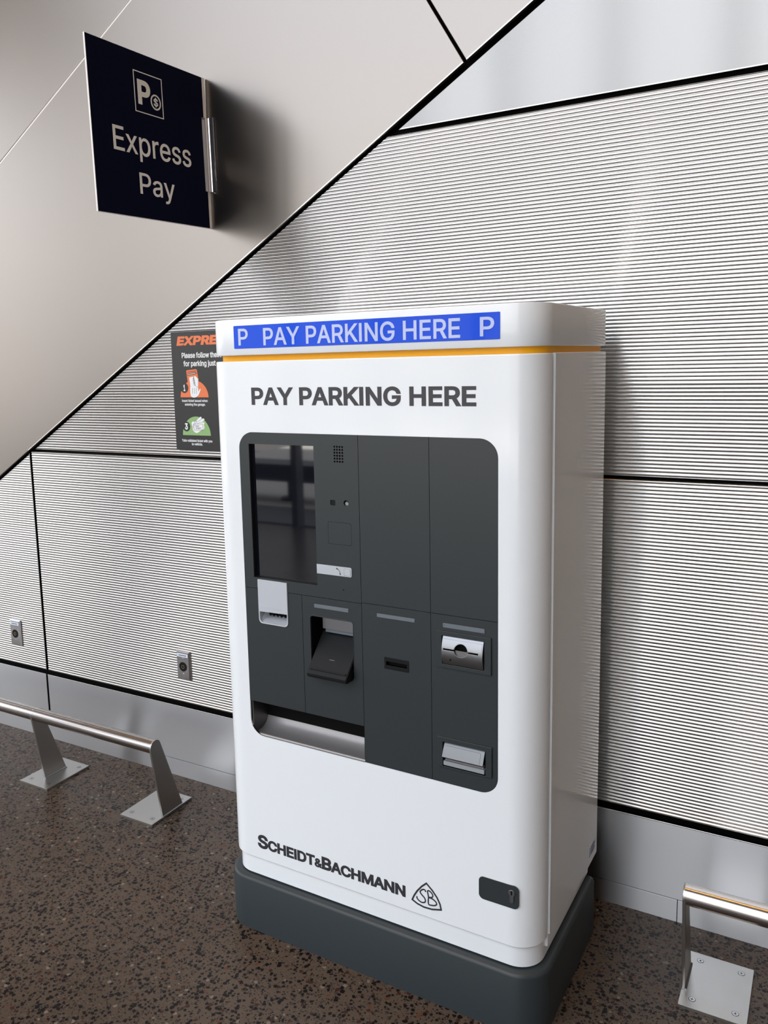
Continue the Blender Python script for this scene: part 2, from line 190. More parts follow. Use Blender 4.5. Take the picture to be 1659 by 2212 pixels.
# ---------------------------------------------------------------- letter outlines (em = 1000)
GLYPHS = json.loads('''{"$":[446,[202,-74,202,583,244,583,244,-74],[224,-9,188,-7,156,-1,128,9,102,23,81,40,64,60,51,83,42,109,38,137,104,137,108,118,114,102,123,88,136,76,150,66,166,59,224,49,246,50,267,54,286,60,303,69,317,79,329,92,338,106,344,122,346,139,344,154,340,168,332,179,296,205,245,222,184,239,145,253,112,269,86,289,67,313,56,341,52,372,54,400,62,425,75,448,92,468,113,484,138,498,165,508,195,514,227,516,259,514,289,508,316,498,340,484,360,468,377,449,390,427,398,403,401,378,337,378,332,402,320,421,302,437,280,449,254,456,225,459,204,457,185,454,167,448,152,440,139,430,129,418,121,405,117,391,115,376,117,359,122,345,131,334,169,308,212,293,264,279,312,264,359,238,395,198,402,180,407,161,408,139,406,112,399,87,386,64,370,43,349,25,323,11,294,0,261,-7]],"&":[447,[197,-7,165,-5,136,1,110,12,88,26,69,42,54,62,43,84,36,108,34,133,36,154,40,173,47,189,85,235,140,279,216,335,237,352,255,375,262,405,260,420,255,434,245,445,233,454,219,459,201,461,168,453,145,431,137,399,145,363,169,327,204,284,438,0,364,0,171,231,121,293,87,344,81,361,77,379,75,398,77,420,82,440,91,458,102,474,117,488,134,499,154,507,176,512,200,513,224,512,246,507,266,499,283,488,297,475,308,459,317,442,322,424,324,404,315,362,291,325,256,293,154,217,110,174,103,161,98,146,97,131,98,115,102,101,109,87,118,76,130,66,143,57,158,51,175,48,193,46,213,48,232,52,251,59,301,95,315,112,327,131,336,151,343,174,348,198,349,224,408,224,406,194,403,167,397,144,371,92,345,62,333,47,315,30,294,17,271,7,246,-1,221,-5]],".":[187,[95,-4,83,-3,73,1,63,9,55,18,51,29,50,41,51,53,55,64,63,73,73,81,83,85,95,87,107,85,118,81,128,73,135,64,140,53,141,41,140,29,135,18,128,9,118,1,107,-3]],"1":[453,[76,0,76,55,391,55,391,0],[276,509,276,0,212,0,212,448,209,448,86,358,86,427,198,509]],"3":[453,[218,-7,188,-5,159,1,133,10,108,22,88,38,70,57,57,79,48,104,44,132,109,132,112,115,118,100,126,87,137,76,150,66,165,59,219,50,275,61,291,69,304,80,315,93,323,108,328,125,329,145,328,163,323,180,316,196,306,211,292,223,275,234,254,241,229,246,201,248,157,248,157,299,288,448,288,452,70,452,70,509,372,509,372,461,211,278,211,289,247,290,279,286,308,276,333,262,354,244,371,222,383,198,391,173,393,145,390,116,383,90,370,66,354,45,333,27,309,12,281,2,251,-5]],"A":[479,[16,0,201,509,276,509,463,0,395,0,287,302,264,372,232,478,245,478,213,371,191,302,85,0],[110,142,110,199,370,199,370,142]],"B":[456,[60,0,60,509,241,509,274,507,304,501,329,491,350,477,367,461,381,442,390,421,396,398,398,374,397,353,393,336,387,320,356,286,315,267,315,262,331,260,347,254,363,245,378,234,391,220,402,203,411,184,416,161,418,136,416,111,410,88,400,67,386,48,368,31,344,18,317,8,284,2,247,0],[125,57,245,57,281,60,309,67,330,80,344,96,353,115,355,137,354,153,350,169,342,184,333,197,320,209,306,218,289,225,269,229,248,231,125,231],[125,285,238,285,288,296,302,304,314,314,323,326,330,340,335,355,336,372,333,393,326,412,313,429,294,442,270,449,240,452,125,452]],"C":[510,[267,-7,225,-3,186,7,150,25,119,49,92,79,70,115,53,157,44,203,40,254,44,305,53,352,70,393,92,429,119,459,150,484,186,501,225,512,267,516,340,504,362,496,383,485,402,471,419,456,435,438,448,418,459,397,467,373,473,348,408,348,389,395,357,428,315,449,267,456,237,453,209,445,184,432,161,414,141,391,125,364,113,332,106,295,103,254,106,213,113,177,125,145,141,117,161,94,184,76,210,63,237,56,267,53,315,60,357,81,389,114,408,160,473,160,467,135,459,112,448,91,435,71,420,53,402,38,383,24,363,13,341,5,317,-2,293,-6]],"D":[502,[219,0,96,0,96,57,215,57,254,60,288,68,318,81,343,99,363,122,379,149,390,181,397,216,399,255,397,294,390,329,379,361,364,388,344,410,320,428,291,441,258,449,221,452,93,452,93,509,225,509,273,505,315,495,353,478,385,455,412,426,433,391,449,351,458,306,462,255,458,205,449,159,433,119,411,83,384,54,351,31,312,14,268,3],[125,509,125,0,60,0,60,509]],"E":[418,[60,0,60,509,372,509,372,452,125,452,125,286,355,286,355,229,125,229,125,57,375,57,375,0]],"G":[520,[269,-7,225,-3,185,7,149,25,118,49,91,79,69,116,53,157,43,203,40,254,43,305,53,352,69,393,91,429,117,459,149,484,184,501,223,512,265,516,291,514,316,510,340,504,363,494,384,483,403,469,421,453,436,436,449,416,460,395,468,373,474,349,408,349,387,393,356,427,315,448,265,456,236,453,209,445,183,432,160,414,141,392,125,364,113,332,106,295,103,254,106,213,113,177,125,145,141,117,161,95,184,76,210,63,238,56,269,53,296,55,322,61,345,71,365,85,382,102,396,123,407,147,413,173,415,202,434,199,283,199,283,256,478,256,478,200,475,160,466,124,451,91,431,62,406,38,377,19,344,5,308,-4]],"H":[517,[60,0,60,509,125,509,125,289,392,289,392,509,457,509,457,0,392,0,392,232,125,232,125,0]],"I":[189,[62,0,62,509,127,509,127,0]],"K":[466,[104,145,104,216,139,261,174,303,212,344,364,509,448,509,231,276,228,276],[60,0,60,509,125,509,125,334,124,225,125,193,125,0],[372,0,188,259,228,309,449,0]],"M":[628,[60,0,60,509,152,509,277,187,287,159,299,123,311,84,322,49,307,49,318,83,330,121,342,158,352,187,476,509,568,509,568,0,504,0,504,291,504,327,505,369,506,413,507,457,513,457,498,409,482,363,467,322,456,291,342,0,286,0,170,291,159,321,145,361,129,408,112,457,119,457,120,416,121,372,122,328,122,291,122,0]],"N":[523,[60,0,60,509,136,509,343,183,363,151,388,107,414,55,405,54,401,108,399,157,399,195,399,509,463,509,463,0,387,0,202,290,177,331,148,381,108,452,119,454,122,384,124,328,125,291,125,0]],"P":[444,[60,0,60,509,235,509,272,506,305,499,332,487,356,471,375,452,390,430,400,404,407,377,409,348,407,318,400,291,390,265,375,243,356,223,332,207,305,195,272,188,235,186,109,186,109,242,233,242,257,244,279,248,297,256,312,266,324,279,333,294,339,310,343,328,344,348,343,367,339,385,333,402,324,416,312,428,297,439,279,446,257,451,232,452,125,452,125,0]],"R":[449,[60,0,60,509,236,509,273,506,305,500,333,489,356,473,376,455,390,433,401,408,407,381,409,352,407,323,401,296,390,271,376,250,356,232,333,217,305,206,273,200,236,198,96,198,96,255,234,255,258,256,280,260,298,267,313,276,325,287,334,300,340,316,344,333,345,352,344,371,340,389,334,405,325,419,313,430,298,440,279,446,258,451,233,452,125,452,125,0],[353,0,230,229,303,229,428,0]],"S":[446,[224,-9,188,-7,156,-1,128,9,102,23,81,40,64,60,51,83,42,109,38,137,104,137,108,118,114,102,123,88,136,76,150,66,166,59,224,49,246,50,267,54,286,60,303,69,317,79,329,92,338,106,344,122,346,139,344,154,340,168,332,179,296,205,245,222,184,239,145,253,112,269,86,289,67,313,56,341,52,372,54,400,62,425,75,448,92,468,113,484,138,498,165,508,195,514,227,516,259,514,289,508,316,498,340,484,360,468,377,449,390,427,398,403,401,378,337,378,332,402,320,421,302,437,280,449,254,456,225,459,204,457,185,454,167,448,152,440,139,430,129,418,121,405,117,391,115,376,117,359,122,345,131,334,169,308,212,293,264,279,312,264,359,238,395,198,402,180,407,161,408,139,406,112,399,87,386,64,370,43,349,25,323,11,294,0,261,-7]],"T":[448,[32,452,32,509,417,509,417,452,257,452,257,0,193,0,193,452]],"X":[474,[18,0,217,284,217,236,29,509,104,509,178,400,204,361,223,329,243,292,232,292,252,329,272,361,298,400,374,509,446,509,259,239,259,287,456,0,382,0,292,129,268,165,250,195,230,231,244,231,225,196,206,166,182,129,91,0]],"Y":[472,[203,0,203,208,16,509,91,509,192,344,222,292,250,230,224,230,251,293,280,344,381,509,455,509,268,208,268,0]],"a":[389,[160,-9,137,-7,115,-3,94,5,76,15,60,29,48,45,38,63,32,84,30,108,32,128,36,146,43,161,53,174,64,184,78,193,125,211,178,220,234,227,265,235,271,240,274,246,276,255,276,257,267,297,240,322,196,331,149,322,118,301,100,274,41,291,51,313,64,331,79,346,95,358,114,368,133,375,194,384,239,379,286,360,300,350,312,336,322,320,330,301,335,278,337,251,337,0,277,0,277,52,272,52,252,25,215,1],[170,45,192,47,211,51,228,59,242,68,254,80,263,93,270,108,274,122,276,138,276,190,259,182,231,176,200,171,175,168,134,159,103,139,97,130,93,118,92,105,102,72,130,52]],"c":[395,[207,-8,174,-5,144,3,117,16,93,35,72,58,56,85,44,116,37,150,34,187,37,225,44,260,56,291,72,318,93,341,117,360,144,374,174,382,207,384,260,377,305,356,340,322,362,277,303,262,290,289,270,311,242,325,207,330,184,328,163,321,145,310,130,296,118,278,108,258,102,236,98,212,96,187,98,163,102,139,108,117,118,97,130,80,145,66,163,55,184,49,207,46,243,52,271,66,292,89,304,117,363,102,341,56,306,21,261,-1]],"d":[424,[195,-8,165,-6,137,3,111,16,89,34,70,57,55,84,43,116,36,151,34,189,36,227,43,261,55,293,70,320,89,342,112,361,137,374,165,382,196,384,218,383,237,379,253,373,287,346,306,319,311,319,311,509,372,509,372,0,313,0,313,59,307,59,287,31,252,4,236,-3,217,-7],[205,47,226,49,246,55,263,65,278,78,290,95,299,115,306,138,310,162,312,189,310,216,306,241,300,263,290,282,278,299,263,312,246,322,227,328,205,330,182,328,162,322,145,311,130,298,118,281,108,261,102,239,98,215,96,189,98,163,102,139,109,117,118,97,130,80,145,66,162,55,182,49]],"e":[404,[212,-8,177,-5,145,3,117,16,92,35,72,58,56,85,44,116,37,150,34,187,36,224,44,258,55,290,71,317,91,340,115,359,142,373,172,382,205,384,266,374,285,366,303,355,319,341,334,324,347,305,357,282,365,256,370,227,371,194,371,169,75,169,75,221,338,221,310,202,308,226,304,248,298,269,288,286,277,301,263,314,246,323,227,328,205,330,183,328,164,323,146,313,131,301,119,286,109,270,102,251,97,231,96,211,96,178,98,151,102,127,110,106,121,88,135,73,151,61,169,53,190,48,212,46,254,53,285,73,306,105,365,91,358,72,348,55,335,39,320,26,302,14,283,4,261,-3,237,-7]],"f":[253,[228,379,228,327,6,327,6,379],[81,0,81,432,82,452,87,470,96,486,107,499,120,510,135,519,187,530,222,527,243,521,227,468,215,472,195,474,178,472,164,468,154,460,147,449,143,435,142,419,142,0]],"g":[425,[207,-151,180,-149,156,-146,134,-140,82,-110,51,-69,101,-41,122,-66,154,-88,207,-97,236,-95,261,-87,282,-75,298,-58,308,-34,311,-6,311,68,306,68,287,41,252,16,236,10,217,6,195,5,165,7,138,14,113,27,90,43,71,65,55,90,43,120,36,154,34,191,36,229,43,263,55,293,71,320,90,342,112,361,138,374,166,382,196,384,218,383,237,379,253,373,288,346,308,319,313,319,313,379,372,379,372,-9,370,-40,363,-67,350,-90,334,-109,314,-124,291,-136,265,-144,237,-149],[205,59,227,61,246,66,264,75,278,87,290,103,300,121,307,142,311,166,312,193,311,219,307,242,300,264,291,283,279,299,264,312,247,322,227,328,205,330,182,328,163,322,145,312,130,298,118,282,109,262,102,241,98,218,96,193,98,167,102,144,109,123,118,104,131,88,145,76,163,66,183,61]],"h":[410,[114,227,114,0,53,0,53,509,114,509,114,287,102,287,116,319,132,344,152,362,175,374,200,382,227,384,252,383,275,377,295,369,313,356,328,340,341,321,350,298,355,271,357,240,357,0,296,0,296,235,293,263,286,286,273,304,256,318,235,326,210,329,192,328,176,324,161,317,147,308,136,297,126,283,119,266,115,248]],"i":[166,[53,0,53,379,114,379,114,0],[84,443,73,444,63,448,54,455,47,463,43,472,41,483,43,494,47,504,54,512,63,518,73,522,84,524,95,522,105,518,114,512,121,504,125,494,126,483,125,472,121,463,114,455,105,448,95,444]],"j":[166,[53,379,114,379,114,-30,112,-52,108,-72,102,-90,92,-106,80,-119,65,-129,47,-137,27,-141,4,-143,-10,-143,-10,-87,2,-87,18,-85,31,-80,40,-72,47,-61,51,-46,53,-29],[83,443,72,444,62,448,53,455,47,463,42,472,41,483,42,494,47,504,53,512,62,518,72,522,83,524,95,522,105,518,114,512,120,504,125,494,126,483,125,472,120,463,114,455,105,448,95,444]],"k":[380,[110,137,110,212,121,212,284,379,360,379,184,199,177,199],[53,0,53,509,114,509,114,0],[294,0,148,186,191,229,372,0]],"l":[189,[139,-2,112,0,91,8,74,20,62,37,55,59,53,84,53,509,114,509,114,99,120,62,126,57,135,53,146,52,160,53,170,54,181,3,162,-1]],"n":[409,[114,227,114,0,53,0,53,379,112,379,112,287,102,287,116,319,132,344,152,362,175,374,200,382,227,384,252,383,275,377,295,369,313,356,328,340,341,321,350,298,355,271,357,240,357,0,296,0,296,235,293,263,286,286,273,304,256,318,235,326,210,329,192,328,176,324,161,317,147,308,136,297,126,283,119,266,115,248]],"o":[415,[207,-8,174,-5,144,3,117,16,93,35,72,58,56,85,44,116,37,150,34,187,37,225,44,260,56,291,72,318,93,341,117,360,144,374,174,382,207,384,241,382,271,374,299,360,323,341,343,318,359,291,371,260,379,225,381,187,379,150,371,116,359,85,343,58,323,35,299,16,271,3,241,-5],[207,46,231,49,252,55,270,66,285,80,298,97,307,117,314,139,318,163,319,187,318,212,314,236,307,258,298,278,285,296,270,310,252,321,231,328,207,330,184,328,163,321,145,310,130,296,118,278,108,258,102,236,98,212,96,187,98,163,102,139,108,117,118,97,130,80,145,66,163,55,184,49]],"p":[424,[53,-143,53,379,112,379,112,319,118,319,137,346,171,373,188,379,207,383,229,384,259,382,287,374,313,361,335,342,354,320,370,293,381,261,388,227,390,189,388,151,381,116,370,84,355,57,336,34,313,16,288,3,260,-6,229,-8,208,-7,189,-3,173,4,138,31,118,59,114,59,114,-143],[220,47,242,49,262,55,279,66,294,80,306,97,316,117,323,139,327,163,328,189,327,215,323,239,316,261,307,281,295,298,280,311,262,322,243,328,220,330,198,328,178,322,161,312,147,299,134,282,125,263,118,241,114,216,113,189,114,162,118,138,125,115,135,95,147,78,162,65,179,55,198,49]],"r":[259,[53,0,53,379,112,379,112,321,115,321,124,339,137,354,152,367,171,377,191,383,213,385,229,384,243,384,243,322,230,324,207,326,190,324,174,321,159,315,146,306,135,296,126,284,119,269,115,254,114,237,114,0]],"s":[365,[182,-8,157,-7,133,-3,112,3,93,12,76,24,62,38,50,54,41,73,36,94,94,107,101,87,111,72,124,60,141,52,160,47,181,45,206,47,227,53,244,62,258,74,265,88,268,103,266,115,262,126,254,136,243,144,229,150,212,155,149,170,118,180,92,192,72,208,58,227,50,249,47,274,49,295,55,314,65,332,79,347,95,360,115,370,137,378,161,383,187,384,212,383,234,379,254,372,271,363,286,352,299,339,324,290,268,277,262,291,254,304,243,316,228,325,210,331,187,333,166,331,147,326,131,317,119,305,111,292,109,277,110,264,115,253,124,243,172,223,229,209,261,200,287,187,306,171,320,153,328,131,331,107,329,85,323,65,312,47,298,31,281,18,260,6,236,-2,210,-7]],"t":[227,[204,379,204,327,6,327,6,379],[65,471,126,471,126,98,127,83,130,70,136,61,144,55,156,51,170,50,185,51,202,54,213,2,192,-3,168,-4,138,-1,113,7,92,21,77,41,68,64,65,93]],"u":[410,[182,-5,158,-3,135,2,115,11,97,23,82,39,69,59,60,82,54,109,53,139,53,379,114,379,114,144,116,117,124,94,137,75,154,61,175,53,200,50,218,51,234,55,249,62,263,71,274,83,283,97,290,113,295,132,296,153,296,379,357,379,357,0,298,0,298,92,307,92,294,60,277,35,257,17,234,5,209,-3]],"v":[389,[163,0,17,379,84,379,165,155,187,87,206,21,184,21,203,87,224,155,305,379,371,379,226,0]],"w":[567,[138,0,23,379,87,379,133,214,154,137,175,41,165,41,186,135,206,214,252,379,316,379,362,214,382,136,402,41,391,41,413,135,434,214,480,379,545,379,429,0,368,0,319,172,305,225,291,280,277,338,291,338,277,280,263,225,248,172,199,0]],"x":[378,[21,0,171,218,171,171,29,379,100,379,147,306,179,253,207,206,175,206,202,253,233,306,282,379,352,379,209,169,209,214,358,0,287,0,231,85,200,136,173,182,205,182,178,136,148,85,91,0]],"y":[389,[47,-139,61,-86,71,-87,104,-89,130,-74,151,-36,163,-1,17,379,84,379,165,155,187,87,206,21,184,21,202,87,224,155,305,379,371,379,204,-58,177,-107,139,-136,91,-145,65,-143]]," ":[187]}''')
def embolden(lp, d):
    n = len(lp); out = []
    for i in range(n):
        p, q, r = Vector(lp[i - 1]), Vector(lp[i]), Vector(lp[(i + 1) % n])
        a = (q - p).normalized(); b = (r - q).normalized()
        na, nb = Vector((-a.y, a.x)), Vector((-b.y, b.x)); m = na + nb
        if m.length < 1e-6: m = na
        m.normalize(); k = min(1.0 / max(m.dot(na), 0.35), 2.2)
        q = q + m * d * k; out.append((q.x, q.y))
    return out
def text_loops(s, bold=0.0, shear=0.0, track=0.0, caps=None):
    """outlines and total width with the capital height scaled to 1; caps: per-letter scale"""
    x = 0.0; loops = []
    for i, ch in enumerate(s):
        g = GLYPHS[ch]; k = caps[i] if caps else 1.0; cur = []; loops.append(cur)
        for fl in g[1:]:
            pts = list(zip(fl[0::2], fl[1::2]))
            if bold: pts = embolden(pts, bold)
            cur.append([(x + k * (a + shear * b), k * b) for a, b in pts])
        x += g[0] * k + track
    x0 = min(p[0] for g in loops for l in g for p in l); x1 = max(p[0] for g in loops for l in g for p in l)
    hh = 509.0 + 2 * abs(bold)
    return [[[((a - x0) / hh, (b + abs(bold)) / hh) for a, b in l] for l in g] for g in loops], (x1 - x0) / hh
def winding(p, loops):
    w = 0
    for l in loops:
        for i in range(len(l)):
            a, b = l[i - 1], l[i]
            if (a[1] <= p[1]) != (b[1] <= p[1]):
                if (p[0] < (b[0] - a[0]) * (p[1] - a[1]) / (b[1] - a[1]) + a[0]): w += 1 if b[1] > a[1] else -1
    return w
def union_bm(bm, loops, depth):
    """fill the union of overlapping outlines (non-zero winding) and give it thickness"""
    K = 200.0; vs = []; es = []
    for l in loops:
        b0 = len(vs); vs += [Vector((p[0] * K, p[1] * K)) for p in l]; es += [(b0 + i, b0 + (i + 1) % len(l)) for i in range(len(l))]
    LP = [[(p[0] * K, p[1] * K) for p in l] for l in loops]
    ov, oe, of, *_ = delaunay_2d_cdt(vs, es, [], 0, 1e-4)
    nv = {}; faces = []
    for f in of:
        c = sum((ov[i] for i in f), Vector((0, 0))) / len(f)
        if winding(c, LP) == 0: continue
        for i in f:
            if i not in nv: nv[i] = bm.verts.new((ov[i].x / K, ov[i].y / K, depth / 2))
        try: faces.append(bm.faces.new([nv[i] for i in f]))
        except ValueError: pass
    for fc in faces:
        fc.normal_update()
        if fc.normal.z < 0: fc.normal_flip()
    for ed in {e for f in faces for e in f.edges if len(e.link_faces) == 1}:
        f = ed.link_faces[0]; lo = [l for l in f.loops if l.edge == ed][0]
        p, q = lo.vert, lo.link_loop_next.vert
        bm.faces.new([q, p, bm.verts.new((p.co.x, p.co.y, -depth / 2)), bm.verts.new((q.co.x, q.co.y, -depth / 2))])
def union_plate(name, loops_list, front, depth, m, parent, frame=FRONT):
    bm = bmesh.new()
    for loops in loops_list: union_bm(bm, loops, depth)
    me = bpy.data.meshes.new(name); bm.to_mesh(me); bm.free()
    for v in me.vertices: v.co = frame @ Vector((v.co.x, v.co.y, v.co.z - depth / 2 + front))
    return link(name, me, m, parent, 0)
def text(name, s, x0, x1, z0, cap, front, m, parent, frame=FRONT, thick=0.0006, slope=0.0, words=False, **k):
    gl, w = text_loops(s, **k); sx = (x1 - x0) / w
    gl = [[[(x0 + a * sx, z0 + b * cap + slope * a * sx) for a, b in l] for l in lp] for lp in gl]
    if words:                                                       # each word a part of its own
        i = 0
        for wd in s.split(' '):
            o = union_plate(name, [lp for lp in gl[i:i + len(wd)] if lp], front, thick, m, parent, frame); i += len(wd) + 1
        return o
    return union_plate(name, [lp for lp in gl if lp], front, thick, m, parent, frame)
def stroke(pts, w, closed=False, quads=False):
    """outline polygons of a thick line"""
    out = []; n = len(pts)
    L_, R_ = [], []
    for i in range(n):
        p = Vector(pts[i])
        if closed: a, b = Vector(pts[i - 1]), Vector(pts[(i + 1) % n])
        else: a, b = Vector(pts[max(i - 1, 0)]), Vector(pts[min(i + 1, n - 1)])
        d1 = (p - a).normalized() if (p - a).length > 1e-9 else (b - p).normalized(); d2 = (b - p).normalized() if (b - p).length > 1e-9 else d1
        nn = Vector((-d1.y, d1.x)) + Vector((-d2.y, d2.x)); nn.normalize()
        k = min(1 / max(nn.dot(Vector((-d1.y, d1.x))), 0.4), 2) * w / 2
        L_.append(tuple(p + nn * k)); R_.append(tuple(p - nn * k))
    if quads: return [[L_[i], L_[(i + 1) % n], R_[(i + 1) % n], R_[i]] for i in range(n if closed else n - 1)]
    return [L_, R_] if closed else [L_ + R_[::-1]]
def smooth(pts, n=5, closed=False):
    P = [Vector(p) for p in pts]; out = []; m = len(P)
    for i in range(m if closed else m - 1):
        p0 = P[i - 1] if (closed or i > 0) else P[0]; p1 = P[i]; p2 = P[(i + 1) % m]; p3 = P[(i + 2) % m] if (closed or i + 2 < m) else P[-1]
        for k in range(n):
            t = k / n; q = 0.5 * ((2 * p1) + (p2 - p0) * t + (2 * p0 - 5 * p1 + 4 * p2 - p3) * t * t + (3 * p1 - p0 - 3 * p2 + p3) * t ** 3)
            out.append((q.x, q.y))
    if not closed: out.append(tuple(P[-1]))
    return out

# ---------------------------------------------------------------- materials
corr = mat('ribbed_aluminium', (0.63, 0.625, 0.615), 1.0, 0.25, aniso=0.7, noise=((1.5, 1.5, 9.0), 0.04))
clad = mat('satin_steel_cladding', (0.31, 0.288, 0.272), 1.0, 0.28, aniso=0.7, grain=(0.8587, 0, 0.5125))
flat_al = mat('smooth_aluminium', (0.31, 0.31, 0.31), 1.0, 0.24, aniso=1.0, noise=((6.0, 1.0, 0.6), 0.03))
stain = mat('brushed_stainless', (0.58, 0.595, 0.62), 1.0, 0.33, aniso=0.93, noise=((1.5, 1.5, 3.0), 0.03))
tube_m = mat('brushed_tube_steel', (0.46, 0.44, 0.43), 1.0, 0.17, noise=((0.6, 60.0, 60.0), 0.05))
leg_m = mat('plate_steel', (0.46, 0.45, 0.43), 1.0, 0.36, noise=((20.0, 20.0, 4.0), 0.05))
flap_m = mat('flap_silver', (0.155, 0.16, 0.165), 1.0, 0.40)
notch_m = mat('notch_silver', (0.085, 0.082, 0.080), 1.0, 0.40)
black = mat('black_gap', (0.004, 0.004, 0.004), 0, 0.8, spec=0.1)
blk_plastic = mat('black_plastic', (0.006, 0.007, 0.008), 0, 0.5, spec=0.2)
white = mat('white_powder_coat', (0.83, 0.87, 0.90), 0, 0.13, spec=0.5, noise=((3, 3, 3), 0.015))
grey_m = mat('anthracite_coat', (0.028, 0.035, 0.038), 0, 0.36, spec=0.4, noise=((4, 4, 4), 0.03))
base_m = mat('slate_plinth_paint', (0.030, 0.039, 0.044), 0, 0.42, spec=0.4, noise=((5, 5, 5), 0.05))
amber = mat('amber_trim', (0.80, 0.36, 0.008), 0, 0.4, spec=0.2)
blue = mat('blue_gloss_panel', (0.022, 0.095, 0.74), 0, 0.06, spec=0.12)
blue_txt = mat('pale_blue_print', (0.50, 0.58, 0.88), 0, 0.10)
print_m = mat('charcoal_print', (0.03, 0.03, 0.037), 0, 0.45)
glass_m = mat('dark_screen_glass', (0.003, 0.004, 0.008), 0, 0.03, spec=1.0)
silver = mat('satin_silver', (0.28, 0.29, 0.31), 1.0, 0.35, noise=((30, 30, 30), 0.04))
silver_p = mat('silver_plastic', (0.50, 0.53, 0.575), 0.0, 0.32)
led_m = mat('frosted_strip', (0.13, 0.155, 0.18), 0, 0.5)
chrome = mat('bright_screw', (0.8, 0.8, 0.8), 1, 0.12)
navy = mat('navy_sign_film', (0.0035, 0.005, 0.020), 0, 0.7, spec=0.05)
sign_white = mat('sign_white_edge', (0.85, 0.82, 0.78), 0, 0.4)
sign_txt = mat('warm_grey_film', (0.88, 0.87, 0.83), 0, 0.5)
post_blk = mat('poster_black', (0.012, 0.012, 0.014), 0, 0.33)
post_org = mat('poster_orange', (0.74, 0.175, 0.055), 0, 0.4)
post_grn = mat('poster_green', (0.24, 0.42, 0.16), 0, 0.4)
post_wht = mat('poster_white', (0.78, 0.80, 0.82), 0, 0.4)
brass = mat('brass_contact', (0.55, 0.45, 0.2), 1, 0.3)
label_m = mat('white_label', (0.66, 0.74, 0.85), 0, 0.4)

# terrazzo
fl = bpy.data.materials.new('polished_terrazzo'); fl.use_nodes = True
t = fl.node_tree; b = t.nodes['Principled BSDF']; LK = t.links.new
def n_(ty, **k):
    n = t.nodes.new(ty)
    for a, v in k.items(): setattr(n, a, v)
    return n
tcx = n_('ShaderNodeTexCoord')
big = n_('ShaderNodeTexNoise'); big.inputs['Scale'].default_value = 1.1; big.inputs['Detail'].default_value = 3; LK(tcx.outputs['Object'], big.inputs['Vector'])
base = n_('ShaderNodeValToRGB'); base.color_ramp.elements[0].color = (0.068, 0.051, 0.037, 1); base.color_ramp.elements[1].color = (0.104, 0.079, 0.060, 1)
base.color_ramp.elements[0].position = 0.3; base.color_ramp.elements[1].position = 0.7; LK(big.outputs[0], base.inputs[0])
dis = n_('ShaderNodeTexNoise'); dis.inputs['Scale'].default_value = 160; dis.inputs['Detail'].default_value = 2; LK(tcx.outputs['Object'], dis.inputs['Vector'])
vm = n_('ShaderNodeVectorMath', operation='MULTIPLY_ADD'); LK(dis.outputs['Color'], vm.inputs[0]); vm.inputs[1].default_value = (0.006, 0.006, 0.0); LK(tcx.outputs['Object'], vm.inputs[2])
prev = base.outputs[0]
def chips(prev, scale, size, pick, stops):
    vo = n_('ShaderNodeTexVoronoi', voronoi_dimensions='2D', feature='F1'); vo.inputs['Scale'].default_value = scale; LK(vm.outputs[0], vo.inputs['Vector'])
    sep = n_('ShaderNodeSeparateColor'); LK(vo.outputs['Color'], sep.inputs[0])
    sz = n_('ShaderNodeMath', operation='MULTIPLY'); LK(sep.outputs[1], sz.inputs[0]); sz.inputs[1].default_value = size
    lt_ = n_('ShaderNodeMath', operation='LESS_THAN'); LK(vo.outputs['Distance'], lt_.inputs[0]); LK(sz.outputs[0], lt_.inputs[1])
    pk = n_('ShaderNodeMath', operation='LESS_THAN'); LK(sep.outputs[0], pk.inputs[0]); pk.inputs[1].default_value = pick
    fac = n_('ShaderNodeMath', operation='MULTIPLY'); LK(lt_.outputs[0], fac.inputs[0]); LK(pk.outputs[0], fac.inputs[1])
    rp = n_('ShaderNodeValToRGB'); rp.color_ramp.interpolation = 'CONSTANT'
    for i, (p, c) in enumerate(stops):
        el = rp.color_ramp.elements[i] if i < 2 else rp.color_ramp.elements.new(p)
        el.position = p; el.color = (*c, 1)
    LK(sep.outputs[2], rp.inputs[0])
    mxx = n_('ShaderNodeMix', data_type='RGBA'); LK(fac.outputs[0], mxx.inputs[0]); LK(prev, mxx.inputs[6]); LK(rp.outputs[0], mxx.inputs[7])
    return mxx.outputs[2]
prev = chips(prev, 185, 0.62, 0.58, [(0.0, (0.016, 0.013, 0.012)), (0.45, (0.052, 0.037, 0.031)), (0.75, (0.10, 0.082, 0.068)), (0.9, (0.027, 0.016, 0.014))])
prev = chips(prev, 92, 0.62, 0.68, [(0.0, (0.006, 0.005, 0.005)), (0.70, (0.045, 0.018, 0.013)), (0.82, (0.09, 0.07, 0.058)), (0.93, (0.17, 0.15, 0.12)), (0.97, (0.11, 0.043, 0.02))])
LK(prev, b.inputs['Base Color']); b.inputs['Roughness'].default_value = 0.30; b.inputs['Specular IOR Level'].default_value = 0.14

